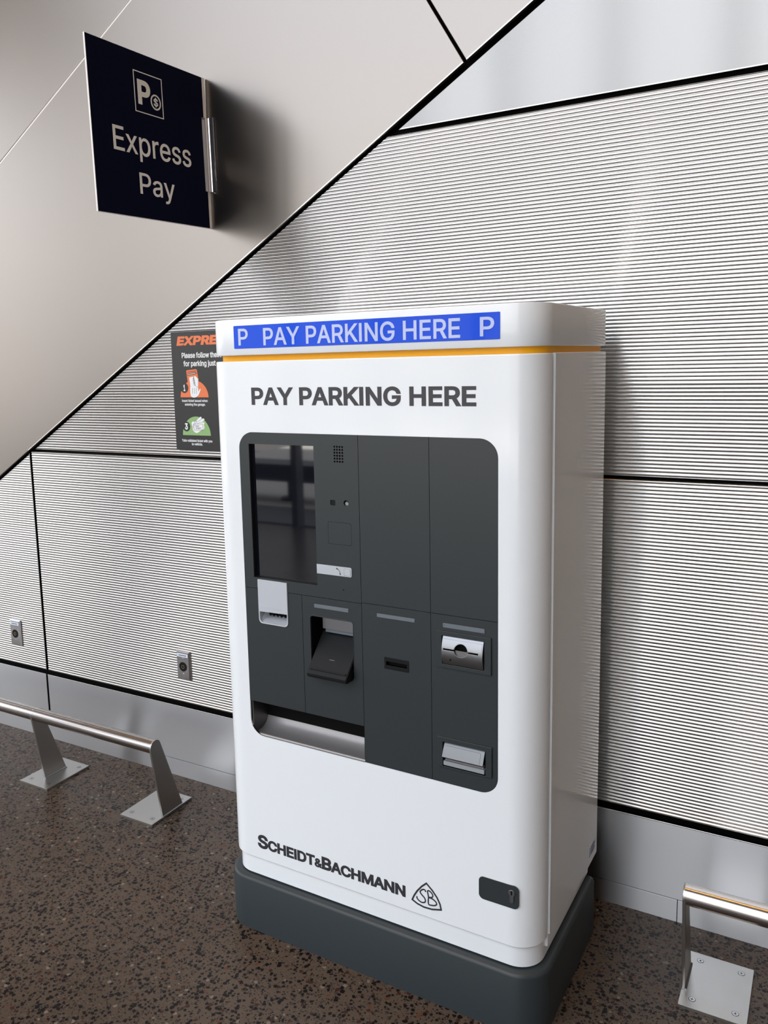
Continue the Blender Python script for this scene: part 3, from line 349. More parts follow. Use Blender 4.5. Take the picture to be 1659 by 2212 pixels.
# ================================================================ SETTING
FY = -5.4
struct(MB().box(-9, 5, FY, 0.05, -0.06, 0.0).build('floor', fl, angle=0))
CEIL = 9.0
ceil_m = mat('brown_ceiling_boards', (0.28, 0.235, 0.195), 0, 0.5)
ceiling = struct(MB().box(-9, 5, FY - 0.3, 0.2, CEIL, CEIL + 0.15).build('ceiling', ceil_m, angle=0))
struct(MB().box(-9, -6.6, FY - 0.2, -0.3, 5.6, CEIL - 0.001).build('trim_0', ceil_m, angle=0))   # unseen soffit, added to darken the cladding's reflection at upper left
lamp_m = mat('warm_lamp_strip', (1, 0.6, 0.25), 0, 0.5, emit=((1.0, 0.50, 0.14), 16.0))
lamp = MB().box(-8.5, 4.5, -1.0 - 0.05, -1.0 + 0.05, CEIL - 0.02, CEIL - 0.001).build('light_strip', lamp_m, ceiling, angle=0)
wall_paint = mat('dark_wall_cladding', (0.60, 0.595, 0.585), 0, 0.6)
struct(MB().box(5, 5.15, FY, 0.2, 0, CEIL).build('wall_right', wall_paint, angle=0))
struct(MB().box(1.8, 5.15, FY - 0.2, FY, 0, CEIL).build('blocker_wall_front', wall_paint, angle=0))  # unseen wall added to keep front light off the right-hand faces
frame_m = mat('dark_facade_frame', (0.10, 0.10, 0.11), 0.0, 0.4)
k = 1
for x in [0.515 - 0.95 * i for i in range(10)]:          # mullions of the open glass front
    struct(MB().box(x - 0.032, x + 0.032, FY - 0.12, FY, 0, CEIL).build('trim_%d' % k, frame_m, angle=0)); k += 1
struct(MB().box(-6.72, -6.48, FY - 0.2, FY + 0.02, 0, CEIL).build('trim_%d' % k, frame_m, angle=0)); k += 1
pave = mat('pale_concrete_paving', (0.42, 0.40, 0.37), 0, 0.8, noise=((2, 2, 2), 0.05))
struct(MB().box(-8.0, 14, -16, FY - 0.9, -0.12, -0.02).build('trim_%d' % k, pave, angle=0)); k += 1

road = mat('dark_asphalt', (0.10, 0.095, 0.09), 0, 0.8)
struct(MB().box(-45, 45, -60, FY - 0.12, -0.16, -0.10).build('trim_%d' % k, road, angle=0)); k += 1
sill = mat('dark_threshold', (0.05, 0.05, 0.05), 0, 0.6)
struct(MB().box(-9, 1.8, FY - 0.9, FY - 0.12, -0.10, -0.004).build('trim_%d' % k, sill, angle=0)); k += 1
bench_ = MB().box(-12, 0.5, -7.05, -6.62, 0.22, 0.42)               # low dark bench outside, unseen, added for its reflection in the screen
for x in (-10.2, -7.3, -4.35, -1.4):
    bench_.cyl((x, -6.85, -0.02), (x, -6.85, 0.25), 0.05, 20); bench_.cyl((x, -6.85, -0.02), (x, -6.85, 0.012), 0.13, 24)
struct(bench_.build('trim_%d' % k, sill, angle=35)); k += 1

# ---- back wall: dark cavity with the metal panels hung in front of it
wall = struct(MB().box(-9, 5, 0.03, 0.2, 0, CEIL).build('wall_back', black, angle=0))
SL = 0.5968
def diag(x): return 1.1352 + SL * (x + 1.7375)                   # lower edge of the sloping cladding
def diag_x(z): return (z - 1.1352) / SL - 1.7375
PITCH, DEP = 0.0101, 0.0021
def ribbed(z0, z1, xl, xr, gap=0.0):
    """horizontal ribs; xl: left limit, a number or 'diag' (cut along the sloping edge)"""
    NS = 10; n = int(round((z1 - z0) / PITCH * NS)); vs = []; fs = []
    for i in range(n + 1):
        z = z0 + (z1 - z0) * i / n; ph = 2 * pi * z / PITCH
        c = 0.5 + 0.5 * cos(ph)
        y = -DEP * (c ** 0.5)
        if i in (0, n): y = 0.0
        x0 = diag_x(z) + gap if xl == 'diag' else xl
        x1 = xr if xr is not None else None
        vs += [(x0, y, z), (x1, y, z)]
        if i: fs.append((2 * i - 2, 2 * i - 1, 2 * i + 1, 2 * i))
    # turned-back edges
    m = len(vs)
    vs += [(vs[0][0], 0.03, z0), (vs[1][0], 0.03, z0), (vs[2 * n][0], 0.03, z1), (vs[2 * n + 1][0], 0.03, z1)]
    fs += [(m, m + 1, 1, 0), (2 * n, 2 * n + 1, m + 3, m + 2)]
    me = bpy.data.meshes.new('corrugated_panel'); me.from_pydata(vs, [], fs); me.update()
    return link('corrugated_panel', me, corr, wall, angle=60)
GAPX = 0.0195
ribbed(1.2655, 2.2520, 'diag', 5.0, GAPX)
ribbed(0.3085, 1.2550, -1.5230, 5.0)
# lower left field: cut by the slope at the top, by the upright joint on the right
vs = []; fs = []; NS = 10; z0, z1 = 0.3085, diag(-1.5345) - 0.0116; n = int((z1 - z0) / PITCH * NS)
for i in range(n + 1):
    z = z0 + (z1 - z0) * i / n; c = 0.5 + 0.5 * cos(2 * pi * z / PITCH); y = -DEP * (c ** 0.5) if 0 < i < n else 0.0
    vs += [(diag_x(z) + GAPX - 0.0001, y, z), (-1.5345, y, z)]
    if i: fs.append((2 * i - 2, 2 * i - 1, 2 * i + 1, 2 * i))
me = bpy.data.meshes.new('corrugated_panel'); me.from_pydata(vs, [], fs); me.update(); link('corrugated_panel', me, corr, wall, 60)
MB().box(-1.5365, -1.5330, -0.0035, 0.03, 0.31, 1.247).build('edge_or_glint_strip', flat_al, wall, angle=0)

# smooth panel above the ribs on the right
zt = 2.2654; xa = diag_x(zt) + 0.030
plate('smooth_panel', [[(xa, zt), (4.95, zt), (4.95, CEIL), (diag_x(CEIL) + 0.030, CEIL)]], 0.0, 0.003, flat_al, wall, bevel=0.0012)

# sloping cladding, panels laid out along the slope
ang = math.atan(SL); cs, sn = cos(ang), sin(ang); OX, OZ = 0.4030, diag(0.4030)
def sz(s, t_): return (OX + s * cs - t_ * sn, OZ + s * sn + t_ * cs)
def clip(poly, fn):
    out = []
    for i in range(len(poly)):
        a, b2 = poly[i], poly[(i + 1) % len(poly)]; fa, fb = fn(a), fn(b2)
        if fa >= 0: out.append(a)
        if fa * fb < 0: tt = fa / (fa - fb); out.append((a[0] + (b2[0] - a[0]) * tt, a[1] + (b2[1] - a[1]) * tt))
    return out
for (s0, s1, t0, t1) in ((-9, -0.004, 0.0, 0.997), (0.004, 2.6, 0.0, 0.997), (-9, -3.2, 1.003, 2.0), (-3.192, -0.25, 1.003, 2.0), (-0.242, 3, 1.003, 2.0), (-9, -2, 2.006, 6), (-1.992, 3, 2.006, 6)):
    pg = [sz(s0, t0), sz(s1, t0), sz(s1, t1), sz(s0, t1)]
    for fn in (lambda p: p[1] - 0.02, lambda p: CEIL - 0.005 - p[1], lambda p: p[0] + 8.9): pg = clip(pg, fn) if len(pg) > 2 else pg
    if len(pg) > 2: plate('cladding_panel', [pg], 0.012, 0.014, clad, wall, bevel=0.0022)
pg = [sz(-7, 0.985), sz(2.3, 0.985), sz(2.3, 1.015), sz(-7, 1.015)]
for fn in (lambda p: p[1] - 0.02, lambda p: CEIL - 0.01 - p[1]): pg = clip(pg, fn)
plate('joint_glint_strip', [pg], 0.0105, 0.004, mat('joint_glint_metal', (0.62, 0.58, 0.54), 0.6, 0.4), wall, angle=0)  # pale strip colours in the bright reflection of the panel flanges
glint_m = mat('edge_glint_metal', (0.86, 0.84, 0.81), 1, 0.22)  # thin bright strips added in place of highlights along panel edges
for s0, s1 in ((-2.25, -0.006), (0.006, 2.5)):
    plate('edge_or_glint_strip', [[sz(s0, 0.0008), sz(s1, 0.0008), sz(s1, 0.0038), sz(s0, 0.0038)]], 0.0128, 0.004, glint_m, wall, angle=0)
plate('edge_or_glint_strip', [[(xa + 0.006, zt + 0.0006), (4.9, zt + 0.0006), (4.9, zt + 0.0030), (xa + 0.010, zt + 0.0030)]], 0.0008, 0.003, glint_m, wall, angle=0)

# skirting: steel band, split near the floor
bb = struct(MB().box(-3.3, -1.5345, -0.008, -0.0045, 0.0685, 0.292).build('baseboard_back', stain, angle=35, bevel=0.0012))
MB().box(-1.5245, 5, -0.008, -0.0045, 0.0685, 0.292).build('steel_band', stain, bb, bevel=0.0012)
MB().box(-1.5245, 5, -0.0088, -0.0045, 0.2888, 0.2922).build('edge_or_glint_strip', glint_m, bb, bevel=0.0006)  # highlight on the band's top edge, made as an added bright strip
MB().box(-3.3, 1.0255, -0.008, -0.0045, 0.0, 0.0670).build('kick_strip', stain, bb, bevel=0.0008)
MB().box(1.0275, 5, -0.008, -0.0045, 0.0, 0.0670).build('kick_strip', stain, bb, bevel=0.0008)

# ================================================================ PAY STATION
KY = -0.0166
kiosk = thing('pay_station', 'white parking pay station with dark fascia and blue header sign', 'ticket machine', (0, -0.5906, 0), KY)
XL, XR = -0.1010, 0.8075
def plan_ring(x0, x1, f0, f1, rf, rb, z, n=10):
    """f0 = front offset, f1 = back offset (negative); ring of points at height z"""
    return [(a, b_, z) for a, b_ in rrect(x0, -f0, x1, -f1, (rf, rf, rb, rb), n)]
def block(name, x0, x1, f0, f1, rf, rb, levels, m, parent, cap0=True, cap1=True):
    return MB().loft([plan_ring(x0 + i, x1 - i, f0 - i, f1 + i, max(rf - i, 0.001), max(rb - i, 0.001), z) for i, z in levels], cap0, cap1).build(name, m, parent, angle=40)

plinth = block('plinth', XL - 0.0155, 0.8232, 0.0125, -0.463, 0.078, 0.02,
      [(0, 0), (0, 0.149), (0.002, 0.1545), (0.006, 0.158), (0.012, 0.159), (0.04, 0.159)], base_m, kiosk)
cab = MB()
cab.loft([plan_ring(XL + 0.007, XR - 0.007, -0.009, -0.467, 0.064, 0.004, z) for z in (0.163, 0.235)])
cab.loft([plan_ring(XL + i, XR - i, -0.078 - i, -0.5325 + i, 0.003, 0.004, z) for i, z in ((0.001, 0.190), (0, 0.191), (0, 1.601), (0.001, 1.602))])
cabinet = cab.build('cabinet', white, kiosk, angle=40)
seam = MB().box(XL + 0.003, XR - 0.003, 0.0705, 0.0785, 0.236, 1.598).build('seam_gap', black, kiosk, angle=0)
# door: front with the opening for the fascia, rounded into both sides
R = 0.070; ZB, ZT = 0.2205, 1.599
FX0, FX1, FZ0, FZ1, FR = -0.0005, 0.7118, 0.5888, 1.4196, 0.0435
dm = curve_mesh([rect(XL + R, ZB, XR - R, ZT), rrect(FX0, FZ0, FX1, FZ1, FR, 10)], 0.004)
d = MB()
vs = [FRONT @ Vector((v.co.x, v.co.y, v.co.z - 0.002)) for v in dm.vertices]
d.add(vs, [tuple(p.vertices) for p in dm.polygons])
NA = 18
def door_path(i):
    pts = [(XL + i, 0.072)]
    pts += [(XL + R - (R - i) * cos(pi / 2 * k / NA), R - (R - i) * sin(pi / 2 * k / NA)) for k in range(NA + 1)]
    pts += [(XR - R + (R - i) * sin(pi / 2 * k / NA), R - (R - i) * cos(pi / 2 * k / NA)) for k in range(NA + 1)]
    return pts + [(XR - i, 0.072)]
path = door_path(0); h = NA + 2
for half in (path[:h], path[h:]):
    d.loft([[(a, b_, z) for a, b_ in half] for z in (ZB, ZT)], closed=False)
d.loft([[(a, b_, z) for a, b_ in door_path(i)] for i, z in ((0, ZB), (0.0008, 0.2190), (0.0025, 0.2185), (0.012, 0.2185))], closed=False)
d.loft([[(a, b_, z) for a, b_ in door_path(i)] for i, z in ((0, ZT), (0.001, 1.601), (0.004, 1.602), (0.02, 1.602))], closed=False)
b0 = len(d.v); d.v += [(a, b_, 1.6018) for a, b_ in door_path(0.004)]; d.f.append(tuple(range(b0, len(d.v))))
# inner reveal of the opening is given by the fascia plates
door = d.build('door', white, kiosk, angle=30)
MB().box(XR - 0.002, XR + 0.0042, 0.0795, 0.0965, 0.223, 1.601).build('edge_profile', white, kiosk, angle=35, bevel=0.0012)
MB().box(XL - 0.0042, XL + 0.002, 0.0795, 0.0965, 0.223, 1.601).build('edge_profile', white, kiosk, angle=35, bevel=0.0012)
# header, amber band
block('accent_band', XL + 0.017, XR - 0.0035, -0.0125, -0.498, 0.062, 0.01, [(0, 1.6005), (0, 1.6185)], amber, kiosk)
header = block('header', XL, XR, 0.0, -0.5305, 0.074, 0.010,
      [(0.006, 1.6160), (0.0015, 1.6170), (0, 1.6195), (0, 1.7055), (0.0012, 1.7078), (0.004, 1.7087)], white, kiosk)
MB().box(XL + 0.03, XR - 0.03, 0.03, 0.510, 1.7080, 1.7089).build('bounce_shield', mat('bounce_shield_grey', (0.10, 0.10, 0.10), 0, 0.8, spec=0.2), kiosk, angle=0)  # unseen grey sheet added to cut the header top's bounce onto the wall
hs = plate('header_sign', [rrect(-0.0019, 1.6335, 0.7160, 1.6914, 0.002, 3)], 0.0012, 0.004, blue, kiosk, bevel=0.0004)
BT = dict(front=0.0018, m=blue_txt, parent=hs, bold=13)
text('lettering', 'P', 0.0131, 0.0440, 1.6417, 0.0420, **BT)
text('lettering', 'PAY PARKING HERE', 0.0921, 0.6248, 1.6395, 0.0430, words=True, **BT)
text('lettering', 'P', 0.6706, 0.7032, 1.6408, 0.0412, **BT)
text('lettering', 'PAY PARKING HERE', 0.0466, 0.6614, 1.4899, 0.0443, 0.0006, print_m, door, bold=26, words=True)

# maker's name and emblem on the lower front
nm = 'SCHEIDT&BACHMANN'
caps = [1.28] + [1] * 6 + [0.80] + [1.16] + [1] * 7
text('lettering', nm, 0.0050, 0.4674, 0.2530, 0.0312, 0.0006, print_m, door, bold=34, caps=caps, track=-16)
tri = [(0.5259, 0.3104), (0.5135, 0.2987), (0.5000, 0.2815), (0.4912, 0.2660), (0.4861, 0.2536), (0.5000, 0.2472), (0.5180, 0.2438), (0.5400, 0.2450), (0.5651, 0.2520), (0.5625, 0.2655), (0.5545, 0.2810), (0.5420, 0.2960)]
em = [stroke(tri, 0.0042, True, True)]
em.append(stroke(smooth([(0.5233, 0.2862), (0.5222, 0.2905), (0.5170, 0.2912), (0.5110, 0.2868), (0.5085, 0.2810), (0.5130, 0.2752), (0.5195, 0.2700), (0.5225, 0.2635), (0.5205, 0.2575), (0.5120, 0.2548), (0.5035, 0.2580), (0.4990, 0.2632), (0.5000, 0.2668)]), 0.0034, quads=True))
em.append(stroke(smooth([(0.5312, 0.2748), (0.5296, 0.2840), (0.5288, 0.2905), (0.5330, 0.2925), (0.5405, 0.2880), (0.5430, 0.2820), (0.5400, 0.2770), (0.5320, 0.2748), (0.5420, 0.2735), (0.5510, 0.2685), (0.5530, 0.2625), (0.5475, 0.2578), (0.5385, 0.2555), (0.5318, 0.2556), (0.5303, 0.2640)], closed=True), 0.0034, True, True))
union_plate('emblem', em, 0.0006, 0.0006, print_m, door)

# lock plate with profile cylinder
lk = plate('lock_plate', [rrect(0.6642, 0.3185, 0.7630, 0.3765, 0.0125)], 0.0012, 0.003, grey_m, kiosk, bevel=0.0004)
key = [(0.7462 + 0.0082 * sin(a), 0.3575 - 0.0082 * cos(a)) for a in [radians(38 + (284) * k / 20) for k in range(21)]]
key = [(0.7462 + 0.0050, 0.3511), *[(0.7462 + 0.0082 * cos(radians(-52 + 284 * k / 20)), 0.3575 + 0.0082 * sin(radians(-52 + 284 * k / 20))) for k in range(21)], (0.7462 - 0.0050, 0.3511), (0.7412, 0.3370), (0.7428, 0.3338), (0.7462, 0.3326), (0.7496, 0.3338), (0.7512, 0.3370)]
plate('lock_cylinder', [key], 0.0032, 0.004, silver, lk, bevel=0.0005)
plate('keyhole', [rrect(0.7445, 0.3535, 0.7477, 0.3635, 0.0008, 2)], 0.0036, 0.002, black, lk, angle=0)

# serial sticker low on the right side
st = MB().box(XR, XR + 0.0005, 0.4495, 0.5130, 0.2135, 0.2445).build('sticker', label_m, kiosk, angle=0)
q = MB()
q.box(XR + 0.0005, XR + 0.0008, 0.4510, 0.4540, 0.2150, 0.2430)
for i in range(4): q.box(XR + 0.0005, XR + 0.0008, 0.462, 0.508 - 0.006 * (i % 2), 0.2185 + i * 0.0065, 0.2215 + i * 0.0065)
q.build('print', mat('dark_blue_print', (0.05, 0.08, 0.2), 0, 0.5), st, angle=0)

# ---------------- fascia modules
G = 0.0006
XA, XB, XC, XD, XE = FX0 + 0.0006, 0.3585, 0.5455, FX1 - 0.0006, 0.1815
ZH1, ZH2, ZTR = 1.0035, 1.0060, 0.6850
ZA, ZZ = FZ0 + 0.0006, FZ1 - 0.0006
T = 0.004
SCR = (0.0305, 1.0335, 0.2310, 1.3893)
spk = [circle(0.2921 + 0.00745 * i, 1.3895 - 0.00727 * j, 0.0026, 10) for i in range(4) for j in range(6)]
cam_h = rrect(0.2765, 1.2440, 0.2910, 1.2575, 0.002, 3); eye = circle(0.3216, 1.2520, 0.0072, 20)
acc = rrect(0.2672, 1.1462, 0.3347, 1.2022, (0.002, 0.003, 0.005, 0.001), 3)
ICM = rrect(0.2314, 1.0664, 0.3337, 1.0906, (0, 0.0045, 0.0045, 0), 5)
PRN_T = [(0.0428, ZH1 + G), (0.0428, 1.0298), (0.1376, 1.0298), (0.1376, ZH1 + G)]
p1 = plate('fascia_panel', [[(XA, ZH1 + G), (0.0428, ZH1 + G), (0.0428, 1.0298), (0.1376, 1.0298), (0.1376, ZH1 + G), (XB - G, ZH1 + G)] + [(XB - G, ZZ)] + [(XA + FR - FR * sin(radians(90 * k / 10)), ZZ - FR + FR * cos(radians(90 * k / 10))) for k in range(11)],
      rect(SCR[0], SCR[1], SCR[2], SCR[3]), *spk, cam_h, eye, acc, circle(0.3078, 1.0322, 0.0016, 10)], 0, T, grey_m, kiosk)
plate('fascia_panel', [rect(XB + G, ZH2 + G, XC - G, ZZ)], 0, T, grey_m, kiosk)
plate('fascia_panel', [rrect(XC + G, ZH2 + G, XD, ZZ, (0, 0, FR, 0), 10)], 0, T, grey_m, kiosk)
PRN_B = [(0.0428, ZH1 - G), (0.0428, 0.9215)] + [(0.0428 + 0.012 - 0.012 * cos(radians(90 * k / 6)), 0.9215 - 0.012 * sin(radians(90 * k / 6))) for k in range(1, 7)] + [(0.1376 - 0.012 + 0.012 * sin(radians(90 * k / 6)), 0.9215 - 0.012 * cos(radians(90 * k / 6))) for k in range(7)] + [(0.1376, ZH1 - G)]
plate('fascia_panel', [[(XA, ZTR), (XE - G, ZTR), (XE - G, ZH1 - G)] + PRN_B[::-1] + [(XA, ZH1 - G)]], 0, T, grey_m, kiosk)
NI = (0.2060, 0.8010, 0.3325, 0.9520)
plate('fascia_panel', [rect(XE + G, ZTR, XB - G, ZH1 - G), rrect(*NI, 0.008)], 0, T, grey_m, kiosk)
SLT = rrect(0.4195, 0.8478, 0.4866, 0.8777, 0.002, 3)
plate('fascia_panel', [rect(XB + G, ZA, XC - G, ZH2 - G), SLT], 0, T, grey_m, kiosk)
C1 = (0.5750, 0.8880, 0.6800, 0.9568); C2 = (0.5748, 0.6330, 0.6830, 0.6945)
plate('fascia_panel', [rrect(XC + G, ZA, XD, ZH2 - G, (0, FR, 0, 0), 10), rect(*C1), rect(*C2)], 0, T, grey_m, kiosk)
# dark back plate behind the joints
plate('back_plate', [rrect(FX0 - 0.003, FZ0 - 0.003, FX1 + 0.003, FZ1 + 0.003, FR), rect(XA + 0.003, 0.55 + 0.043, XB - 0.003, ZTR - 0.002), rect(SCR[0], SCR[1], SCR[2], SCR[3]),
      rrect(NI[0] - 0.001, NI[1] - 0.001, NI[2] + 0.001, NI[3] + 0.001, 0.008), rect(0.0440, 0.9110, 0.1365, 0.9480), rect(C1[0] + 0.001, C1[1], C1[2] - 0.001, C1[3]), rect(C2[0] + 0.001, C2[1], C2[2] - 0.001, C2[3]), rect(0.4240, 0.8560, 0.4820, 0.8690)], -0.0045, 0.002, black, kiosk, angle=0)

# screen, sunk behind the fascia
scr = MB(); x0, z0, x1, z1 = SCR; D_ = 0.013
scr.add([(x0, 0.0042, z0), (x1, 0.0042, z0), (x1, 0.0042, z1), (x0, 0.0042, z1), (x0 + 0.001, D_, z0 + 0.001), (x1 - 0.001, D_, z0 + 0.001), (x1 - 0.001, D_, z1 - 0.001), (x0 + 0.001, D_, z1 - 0.001)],
        [(0, 1, 5, 4), (1, 2, 6, 5), (2, 3, 7, 6), (3, 0, 4, 7)])
sf = scr.build('screen_surround', blk_plastic, kiosk, angle=0)
MB().box(x0 + 0.0008, x1 - 0.0008, D_, D_ + 0.006, z0 + 0.0008, z1 - 0.0008).build('screen', glass_m, kiosk, angle=0)
plate('speaker_grille', [rect(0.2880, 1.3490, 0.3190, 1.3935)], -0.0042, 0.0003, black, kiosk, angle=0)
MB().box(0.2768, 0.2907, 0.0015, 0.006, 1.2443, 1.2572).build('camera_window', blk_plastic, kiosk, angle=0, bevel=0.0006)
e1 = MB().cyl((0.3216, 0.0043, 1.2520), (0.3216, 0.006, 1.2520), 0.0074, 24).build('proximity_sensor', blk_plastic, kiosk)
MB().cyl((0.3222, 0.0028, 1.2500), (0.3222, 0.0043, 1.2500), 0.0046, 20).build('sensor_lens', silver, e1)
ac = rrect(0.2672 + 0.0006, 1.1462 + 0.0006, 0.3347 - 0.0006, 1.2022 - 0.0006, (0.002, 0.003, 0.005, 0.001), 3)
plate('blank_cover', [ac], 0, T, grey_m, kiosk)
# intercom strip
ic = plate('intercom', [ICM], 0.0022, 0.004, silver_p, kiosk, bevel=0.0009)
plate('call_button', [rrect(0.3118, 1.0693, 0.3310, 1.0877, 0.002, 3), rrect(0.3124, 1.0699, 0.3304, 1.0871, 0.0018, 3)], 0.0023, 0.0004, led_m, ic, angle=0)
plate('call_button', [rrect(0.3128, 1.0703, 0.3300, 1.0867, 0.0016, 3)], 0.0030, 0.002, silver_p, ic, bevel=0.0004)
hp = smooth([(0.2905, 1.0858), (0.2945, 1.0838), (0.2985, 1.0800), (0.3003, 1.0758), (0.3010, 1.0715)], 4)
hs_l = stroke(hp, 0.0013)
plate('handset_mark', hs_l, 0.0025, 0.0004, print_m, ic, angle=0)
plate('handset_mark', [stroke([(0.2898, 1.0862), (0.2938, 1.0836)], 0.0030)[0]], 0.0026, 0.0004, print_m, ic, angle=0)
plate('handset_mark', [stroke([(0.3006, 1.0742), (0.3011, 1.0702)], 0.0030)[0]], 0.0026, 0.0004, print_m, ic, angle=0)

# silver scanner unit with a scooped mouth
MO = rrect(0.0470, 0.9130, 0.1345, 0.9445, (0.010, 0.010, 0.001, 0.001), 5)
MO = [(a, b_ - 0.0025 * (1 - (a - 0.047) / 0.0875) * (1 if b_ > 0.93 else 0)) for a, b_ in MO]
PR = rrect(0.0431, 0.9098, 0.1373, 1.0295, (0.012, 0.012, 0.001, 0.001), 6)
pr = plate('barcode_scanner', [PR, MO], 0.0030, 0.006, silver_p, kiosk, bevel=0.0008)
sc = MB()
sc.add([(0.0475, -0.0015, 0.9135), (0.1345, -0.0015, 0.9135), (0.1300, 0.030, 0.9230), (0.0560, 0.030, 0.9230)], [(0, 1, 2, 3)])
sc.add([(0.0475, -0.0015, 0.9135), (0.0560, 0.030, 0.9230), (0.0475, 0.030, 0.9440), (0.0475, -0.0015, 0.9440)], [(0, 1, 2, 3)])
sc.add([(0.1345, -0.0015, 0.9135), (0.1300, 0.030, 0.9230), (0.1300, 0.030, 0.9460), (0.1345, -0.0015, 0.9460)], [(0, 1, 2, 3)])
sc.build('scoop', silver_p, pr, angle=0)
MB().box(0.0475, 0.1345, 0.0295, 0.034, 0.9215, 0.9470).build('slot', black, pr, angle=0)
q = MB()
for i in range(5): q.box(0.064 + 0.0125 * i, 0.0705 + 0.0125 * i, 0.024, 0.0296, 0.9255, 0.9275)
q.build('teeth', silver, pr, angle=0)
text('lettering', 'SCHEIDT&BACHMANN', 0.0500, 0.1190, 0.9520, 0.0048, 0.0032, mat('embossed_silver', (0.50, 0.53, 0.57), 0, 0.4), pr, thick=0.0004, slope=-0.0, bold=20)

# frosted indicator strips with tiny rivets
for (a, b_, c, d_) in ((0.2195, 0.9755, 0.3210, 0.9852), (0.4015, 0.9760, 0.5040, 0.9852), (0.5770, 0.9756, 0.6800, 0.9860)):
    s_ = plate('indicator_strip', [rrect(a, b_, c, d_, 0.001, 2)], 0.0012, 0.002, led_m, kiosk, bevel=0.0003)
    for xx in (a + 0.004, c - 0.0035):
        MB().cyl((xx, -0.0018, (b_ + d_) / 2), (xx, -0.001, (b_ + d_) / 2), 0.0014, 12).build('rivet', silver, s_)

# contactless reader: sloping desk in a niche
ni = MB(); nx0, nz0, nx1, nz1 = NI; dd = 0.075
ni.add([(nx0, 0.004, nz0), (nx1, 0.004, nz0), (nx1, 0.004, nz1), (nx0, 0.004, nz1), (nx0, dd, nz0), (nx1, dd, nz0), (nx1, dd, nz1), (nx0, dd, nz1)],
       [(0, 1, 5, 4), (1, 2, 6, 5), (2, 3, 7, 6), (3, 0, 4, 7), (4, 5, 6, 7)])
ni.build('reader_niche', black, kiosk, angle=0)
plate('niche_rim', [rrect(nx0 - 0.003, nz0 + 0.02, nx1 + 0.001, nz1 + 0.003, 0.009), rrect(nx0, nz0 + 0.021, nx1, nz1, 0.007)], 0.0010, 0.003, grey_m, kiosk, bevel=0.0004)
wx0, wx1 = 0.2120, 0.3290
prof = [(-0.051, 0.9020), (0.0325, 0.8150), (0.0345, 0.8115), (0.0345, 0.8050), (0.0300, 0.8000), (-0.0050, 0.7990), (-0.0500, 0.8300)]
wm = MB().loft([[(x, -o_, z) for o_, z in prof] for x in (wx0, wx1)]).build('contactless_reader', blk_plastic, kiosk, angle=20, bevel=0.0018)
nrm = Vector((0, -(0.9020 - 0.8150), 0.0835)).normalized()
def desk(x, s_, lift=0.0):
    o_ = -0.051 + (0.0325 + 0.051) * s_; z = 0.9020 + (0.8150 - 0.9020) * s_
    return (x, -o_ + nrm.y * lift, z + nrm.z * lift)
q = MB()
def bar(x0, x1, s0, s1, lift):
    v0 = [desk(x0, s0, -0.001), desk(x1, s0, -0.001), desk(x1, s1, -0.001), desk(x0, s1, -0.001)]; v1 = [desk(x0, s0, lift), desk(x1, s0, lift), desk(x1, s1, lift), desk(x0, s1, lift)]
    q.add(v0 + v1, [(3, 2, 1, 0), (4, 5, 6, 7), (0, 1, 5, 4), (1, 2, 6, 5), (2, 3, 7, 6), (3, 0, 4, 7)])
bar(0.2180, 0.3240, 0.905, 0.945, 0.0025)
q.build('card_ledge', blk_plastic, wm, angle=0, bevel=0.0006)
q = MB()
bar(0.2630, 0.2780, 0.655, 0.668, 0.0004)
q.build('reader_mark', led_m, wm, angle=0)
MB().box(0.2235, 0.3325, 0.030, 0.036, 0.9120, 0.9475).build('niche_shield', silver, kiosk, angle=0, bevel=0.0008)
sh = MB().box(0.2285, 0.3320, 0.036, 0.046, 0.9020, 0.9130).build('niche_bracket', led_m, kiosk, angle=0)

# bank card slot
cslot = plate('card_slot', [SLT, rect(0.4250, 0.8570, 0.4815, 0.8672)], 0.0010, 0.006, blk_plastic, kiosk, bevel=0.0006)
MB().box(0.4240, 0.4825, 0.010, 0.014, 0.8560, 0.8685).build('slot', black, cslot, angle=0)

# ticket reader: frame, bulged silver face with slot and finger notch
fr1 = plate('reader_frame', [rrect(0.5617, 0.8785, 0.6965, 0.9680, 0.001, 2), rect(*C1)], 0.0045, 0.006, grey_m, kiosk, bevel=0.0008)
MB().box(C1[0], C1[2], 0.014, 0.018, C1[1], C1[3]).build('reader_recess', black, kiosk, angle=0)
def bulge(a, b_, c):
    s_ = (b_ - 0.8890) / (0.9560 - 0.8890); return (a, b_, c + 0.0105 * sin(pi * min(max(s_ * 0.86 + 0.12, 0), 1)))
sl0, sl1, nx, nz, nr = 0.5810, 0.6674, 0.6249, 0.9262, 0.0165
a0 = math.asin(0.0018 / nr)
notch = [(sl0, nz - 0.0018)] + [(nx + nr * cos(pi + a0 + (pi - 2 * a0) * k / 16), nz + nr * 0.82 * sin(pi + a0 + (pi - 2 * a0) * k / 16)) for k in range(17)] + [(sl1, nz - 0.0018), (sl1, nz + 0.0018)] + [(nx + nr * cos(a0 + (pi - 2 * a0) * k / 16), nz + nr * sin(a0 + (pi - 2 * a0) * k / 16)) for k in range(17)] + [(sl0, nz + 0.0018)]
tk = plate('ticket_reader', [rrect(0.5768, 0.8890, 0.6782, 0.9560, 0.0015, 2), notch], 0.0, 0.006, silver, kiosk, bevel=0.0006, deform=bulge, cuts=[0.8890 + 0.067 * k / 16 for k in range(1, 16)], angle=40)
plate('reader_slot', [rect(sl0 - 0.002, 0.9060, sl1 + 0.002, 0.9440)], -0.0045, 0.001, black, tk, angle=0)
bowl = [(nx + (nr - 0.0004) * cos(pi + pi * k / 16), nz - 0.0008 + nr * 0.80 * sin(pi + pi * k / 16)) for k in range(17)]
